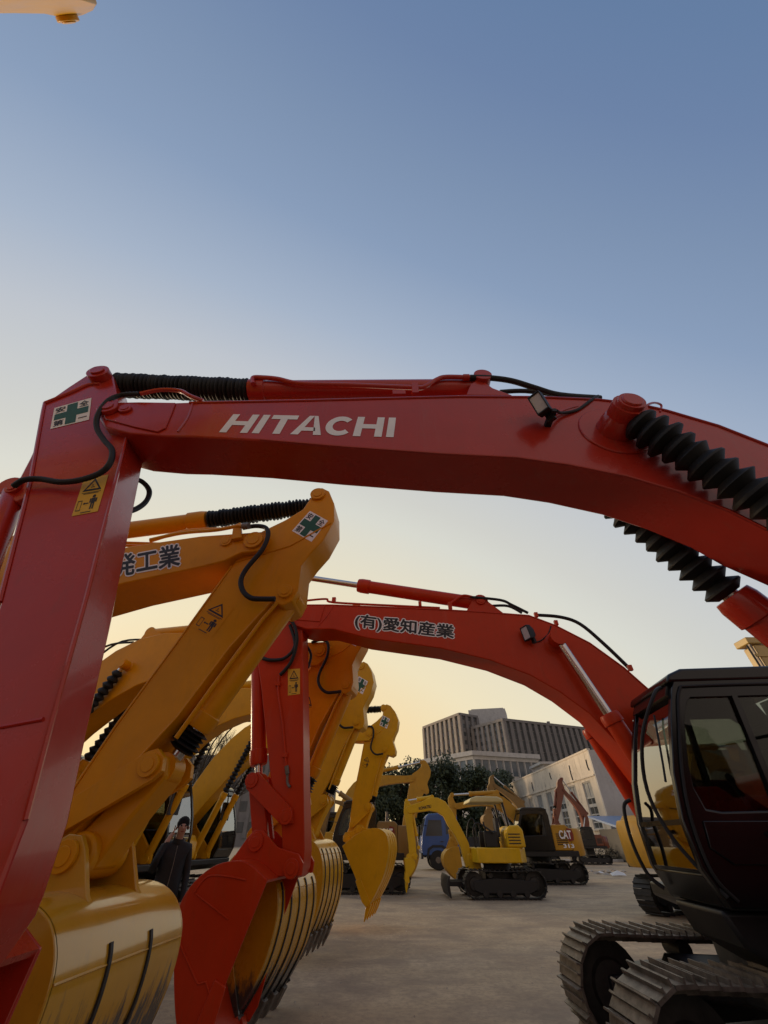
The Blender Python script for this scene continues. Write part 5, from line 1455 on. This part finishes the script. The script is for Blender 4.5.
for i, (u, vtop, Y, r_) in enumerate(((398, 770, 84, 3.6), (417, 764, 88, 4.0), (436, 757, 84, 4.2), (455, 763, 86, 3.6), (473, 768, 82, 3.4), (489, 766, 90, 3.4), (505, 771, 104, 3.2), (372, 775, 78, 3.6))):
    p = at(u, vtop, Y)
    where = ['broad dark tree left of the tall tree behind the yard', 'dark bushy tree behind the blue truck cab', 'tallest dark tree below the paler office block', 'dark tree in front of the glazed podium corner', 'small dark tree right of the podium corner', 'dark tree just left of the white hall', 'low dark tree touching the far end of the white hall', 'dark tree behind the row of hanging sticks'][i]
    tree(p.x, Y, p.z, r_, 30 + i, where)


def bare_tree(x, y, h, seed, label):
    rnd = random.Random(seed); root = empty('bare_tree', (x, y, 0), 0, label, 'tree', 'bare trees in the left gap')
    tk = MB(); br = MB()
    tk.tube([(0, 0, 0), (.05, 0, h * .3), (0, .05, h * .55)], [.14, .11, .07], 7)
    def grow(p, d, L, r, lev):
        q = p + d * L; br.tube([tuple(p), tuple((p + q) / 2 + Vector((rnd.gauss(0, 1), rnd.gauss(0, 1), 0)) * L * .05), tuple(q)], [r, r * .8, r * .55], 4, sub=2)
        if lev:
            for _ in range(4):
                nd = (d + Vector((rnd.gauss(0, .45), rnd.gauss(0, .45), rnd.gauss(.12, .2)))).normalized()
                grow(p + d * L * rnd.uniform(.35, 1), nd, L * rnd.uniform(.55, .8), r * .6, lev - 1)
    for _ in range(5):
        grow(Vector((0, 0, h * rnd.uniform(.25, .5))), Vector((rnd.gauss(0, .35), rnd.gauss(0, .35), 1)).normalized(), h * .3, .05, 3)
    tk.build('trunk', 'bark', root); br.build('branches', 'bark', root, flat=True)


for i, (u, v_, Y) in enumerate(((206, 738, 40), (219, 736, 44), (232, 742, 42))):
    p = at(u, v_, Y); bare_tree(p.x, Y, p.z, 5 + i, ['leafless tree of thin twigs above the yellow machine cab', 'leafless tree showing right of the mirror, middle of three', 'leafless tree next to the red stick, rightmost of three'][i])


def brush(x, y, r, h, seed, label):
    rnd = random.Random(seed); mb = MB()
    for i in range(420):
        a = rnd.uniform(0, 6.28); q = r * math.sqrt(rnd.random()); zz = h * rnd.random() ** 1.3 * (1 - .5 * (q / r) ** 2)
        p = Vector((q * math.cos(a) * 1.6, q * math.sin(a), zz)); u = Vector((rnd.gauss(0, 1), rnd.gauss(0, 1), rnd.gauss(.6, 1))).normalized(); w_ = u.orthogonal().normalized(); s_ = rnd.uniform(.12, .4)
        mb.add([p - u * s_ * .5, p + w_ * s_ * .16, p + u * s_ * .5, p - w_ * s_ * .16], [(0, 1, 2, 3)])
    o = mb.build('bush', 'dry', None, flat=True); o.location = (x, y, 0); tag(o, label, 'bush', 'dry bushes along the kerb')


for i, (u, Y, r_, h) in enumerate(((596, 52, 1.6, 1.5), (609, 51.5, 1.5, 1.1), (621, 52, 1.6, 1.3), (632, 51, 1.4, 1.2), (644, 52, 1.6, 1.4))):
    p = at(u, 856, Y); brush(p.x, Y, r_, h, 70 + i, ['tall dry bush by the corner windows of the white hall, leftmost', 'low dry bush, second from the left along the kerb', 'dry bush below the corner of the white hall', 'dry bush in front of the hall end wall', 'dry bush before the shed with blue roof'][i])
kb = MB(); kb.box((45, 49.6, .09), (70, .35, .18)); tag(kb.build('kerb', 'podium', bevel=.02), kind='structure')
gv = MB(); rg_ = random.Random(11)
for i in range(1300):
    yy = 3.2 + 30 * rg_.random() ** 1.7; xx = rg_.uniform(-.9, .95) * (yy + 1.5); q_ = rg_.uniform(.004, .013) * (1 + yy * .03)
    a_ = rg_.uniform(0, 6.28); ca, sa = math.cos(a_) * q_, math.sin(a_) * q_
    gv.add([(xx + ca, yy + sa, 0), (xx - sa * .8, yy + ca * .8, 0), (xx - ca, yy - sa * .7, 0), (xx + sa, yy - ca, 0), (xx, yy, q_ * rg_.uniform(.6, 1.2))], [(0, 1, 4), (1, 2, 4), (2, 3, 4), (3, 0, 4)])
tag(gv.build('gravel', 'stone', None, flat=True), kind='stuff')
rnd = random.Random(3)


def rubble(x, y, s_, mat, label, cat):
    mb = MB(); n = 9; vs = []
    for j, (z, k_) in enumerate(((0, 1), (.35, .85), (.6, .3))):
        for i in range(n):
            a = 6.283 * i / n; q = s_ * k_ * rnd.uniform(.6, 1.15); vs.append((q * math.cos(a) * 1.5, q * math.sin(a), z * s_ * rnd.uniform(.6, 1.1)))
    fs = [tuple(range(n - 1, -1, -1)), tuple(2 * n + i for i in range(n))] + [(j * n + i, j * n + (i + 1) % n, (j + 1) * n + (i + 1) % n, (j + 1) * n + i) for j in range(2) for i in range(n)]
    mb.add(vs, fs); o = mb.build(cat, mat, None, flat=True); o.location = (x, y, 0); o.rotation_euler = (0, 0, rnd.uniform(0, 3)); return o


for i, (u, v_) in enumerate(((602, 872), (609, 873), (597, 874), (614, 871), (592, 872), (606, 875), (623, 872))):
    p = atz(u, v_); tag(rubble(p.x, p.y, rnd.uniform(.12, .28), 'concrete', '', 'rubble'), 'small grey lump of rubble in the litter patch by the far track', 'rubble', 'rubble lumps beyond the yard')
for i, (u, v_) in enumerate(((618, 876), (600, 873.5))):
    p = atz(u, v_); mb = MB(); vs = [(rnd.uniform(-.45, .45), rnd.uniform(-.3, .3), rnd.uniform(.01, .22)) for _ in range(7)]
    vs = [(-.4, -.2, .02), (0, -.28, .05), (.45, -.15, .02), (.5, .2, .12), (.1, .3, .2), (-.35, .2, .10), (.05, .02, .24)]
    mb.add(vs, [(0, 1, 6), (1, 2, 6), (2, 3, 6), (3, 4, 6), (4, 5, 6), (5, 0, 6)]); o = mb.build('plastic_sheet', 'paper', None, flat=True); o.location = (p.x, p.y, 0); o.scale = (1, 1, 1) if i == 0 else (.5, .5, .5)
    tag(o, ['crumpled white plastic sheet lying beside the rubble', 'small white scrap among the rubble lumps'][i], 'litter')


# ------------------------------------------------------------------ light
BACK_LEVEL = .88
SUN_EL, SUN_AZ = R(5.0), R(-52)          # azimuth from +Y, negative = to the left
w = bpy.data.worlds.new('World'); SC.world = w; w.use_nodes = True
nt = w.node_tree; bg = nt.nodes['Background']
sky = nt.nodes.new('ShaderNodeTexSky'); sky.sky_type = 'NISHITA'; sky.sun_disc = False
sky.sun_elevation = SUN_EL; sky.sun_rotation = SUN_AZ
sky.air_density = 1.0; sky.dust_density = 2.0; sky.ozone_density = 1.0
sv = Vector((math.sin(SUN_AZ) * math.cos(SUN_EL), math.cos(SUN_AZ) * math.cos(SUN_EL), math.sin(SUN_EL)))
# hazy dusk air over the clear-sky model: paler and warmer towards the sun and the horizon, with a warm fill added behind the camera
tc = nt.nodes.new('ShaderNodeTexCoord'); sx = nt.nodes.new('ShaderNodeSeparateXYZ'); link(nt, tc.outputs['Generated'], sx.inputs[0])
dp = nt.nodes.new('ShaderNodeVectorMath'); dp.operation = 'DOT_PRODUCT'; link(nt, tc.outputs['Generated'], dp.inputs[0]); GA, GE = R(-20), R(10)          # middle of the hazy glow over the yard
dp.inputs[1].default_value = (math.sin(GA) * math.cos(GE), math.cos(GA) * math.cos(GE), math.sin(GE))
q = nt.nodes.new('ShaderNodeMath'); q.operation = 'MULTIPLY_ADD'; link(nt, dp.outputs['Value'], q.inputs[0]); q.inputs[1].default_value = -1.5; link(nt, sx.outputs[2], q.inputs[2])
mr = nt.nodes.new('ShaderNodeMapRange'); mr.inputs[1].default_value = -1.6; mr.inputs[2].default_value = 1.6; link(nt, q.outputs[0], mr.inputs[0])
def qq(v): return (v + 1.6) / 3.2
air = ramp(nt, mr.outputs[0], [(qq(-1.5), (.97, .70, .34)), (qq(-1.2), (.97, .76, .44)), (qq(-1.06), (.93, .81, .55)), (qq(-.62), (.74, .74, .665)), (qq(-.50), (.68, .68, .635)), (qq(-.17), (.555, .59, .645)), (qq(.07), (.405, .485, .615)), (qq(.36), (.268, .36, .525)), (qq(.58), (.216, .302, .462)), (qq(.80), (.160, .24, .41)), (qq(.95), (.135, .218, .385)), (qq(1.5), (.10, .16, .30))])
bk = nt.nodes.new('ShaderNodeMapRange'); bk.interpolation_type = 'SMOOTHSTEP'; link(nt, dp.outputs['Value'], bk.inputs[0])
bk.inputs[1].default_value = -.9; bk.inputs[2].default_value = -.12; bk.inputs[3].default_value = BACK_LEVEL; bk.inputs[4].default_value = 1.0
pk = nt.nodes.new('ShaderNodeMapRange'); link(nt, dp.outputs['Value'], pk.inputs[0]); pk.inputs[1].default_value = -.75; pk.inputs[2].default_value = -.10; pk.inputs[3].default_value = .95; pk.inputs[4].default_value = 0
air = mix(nt, pk.outputs[0], air, (.60, .475, .40))  # warm fill added to the unseen sky, brightens faces turned to the camera
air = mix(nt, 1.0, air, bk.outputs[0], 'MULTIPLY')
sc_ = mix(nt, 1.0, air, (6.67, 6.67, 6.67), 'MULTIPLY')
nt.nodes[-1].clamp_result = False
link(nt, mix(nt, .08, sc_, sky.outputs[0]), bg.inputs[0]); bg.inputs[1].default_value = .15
sd = bpy.data.lights.new('sun', 'SUN'); sd.energy = 2.0; sd.angle = R(10); sd.color = (1, .74, .48)
so = bpy.data.objects.new('sun', sd); COL.objects.link(so)
so.rotation_euler = (-sv).to_track_quat('-Z', 'Y').to_euler()
so.location = (0, 0, 30)
vs_ = SC.view_settings
vs_.view_transform = 'Standard'; vs_.look = 'None'; vs_.exposure = 0.0; vs_.gamma = 1; vs_.use_curve_mapping = False
SC.render.engine = 'CYCLES'
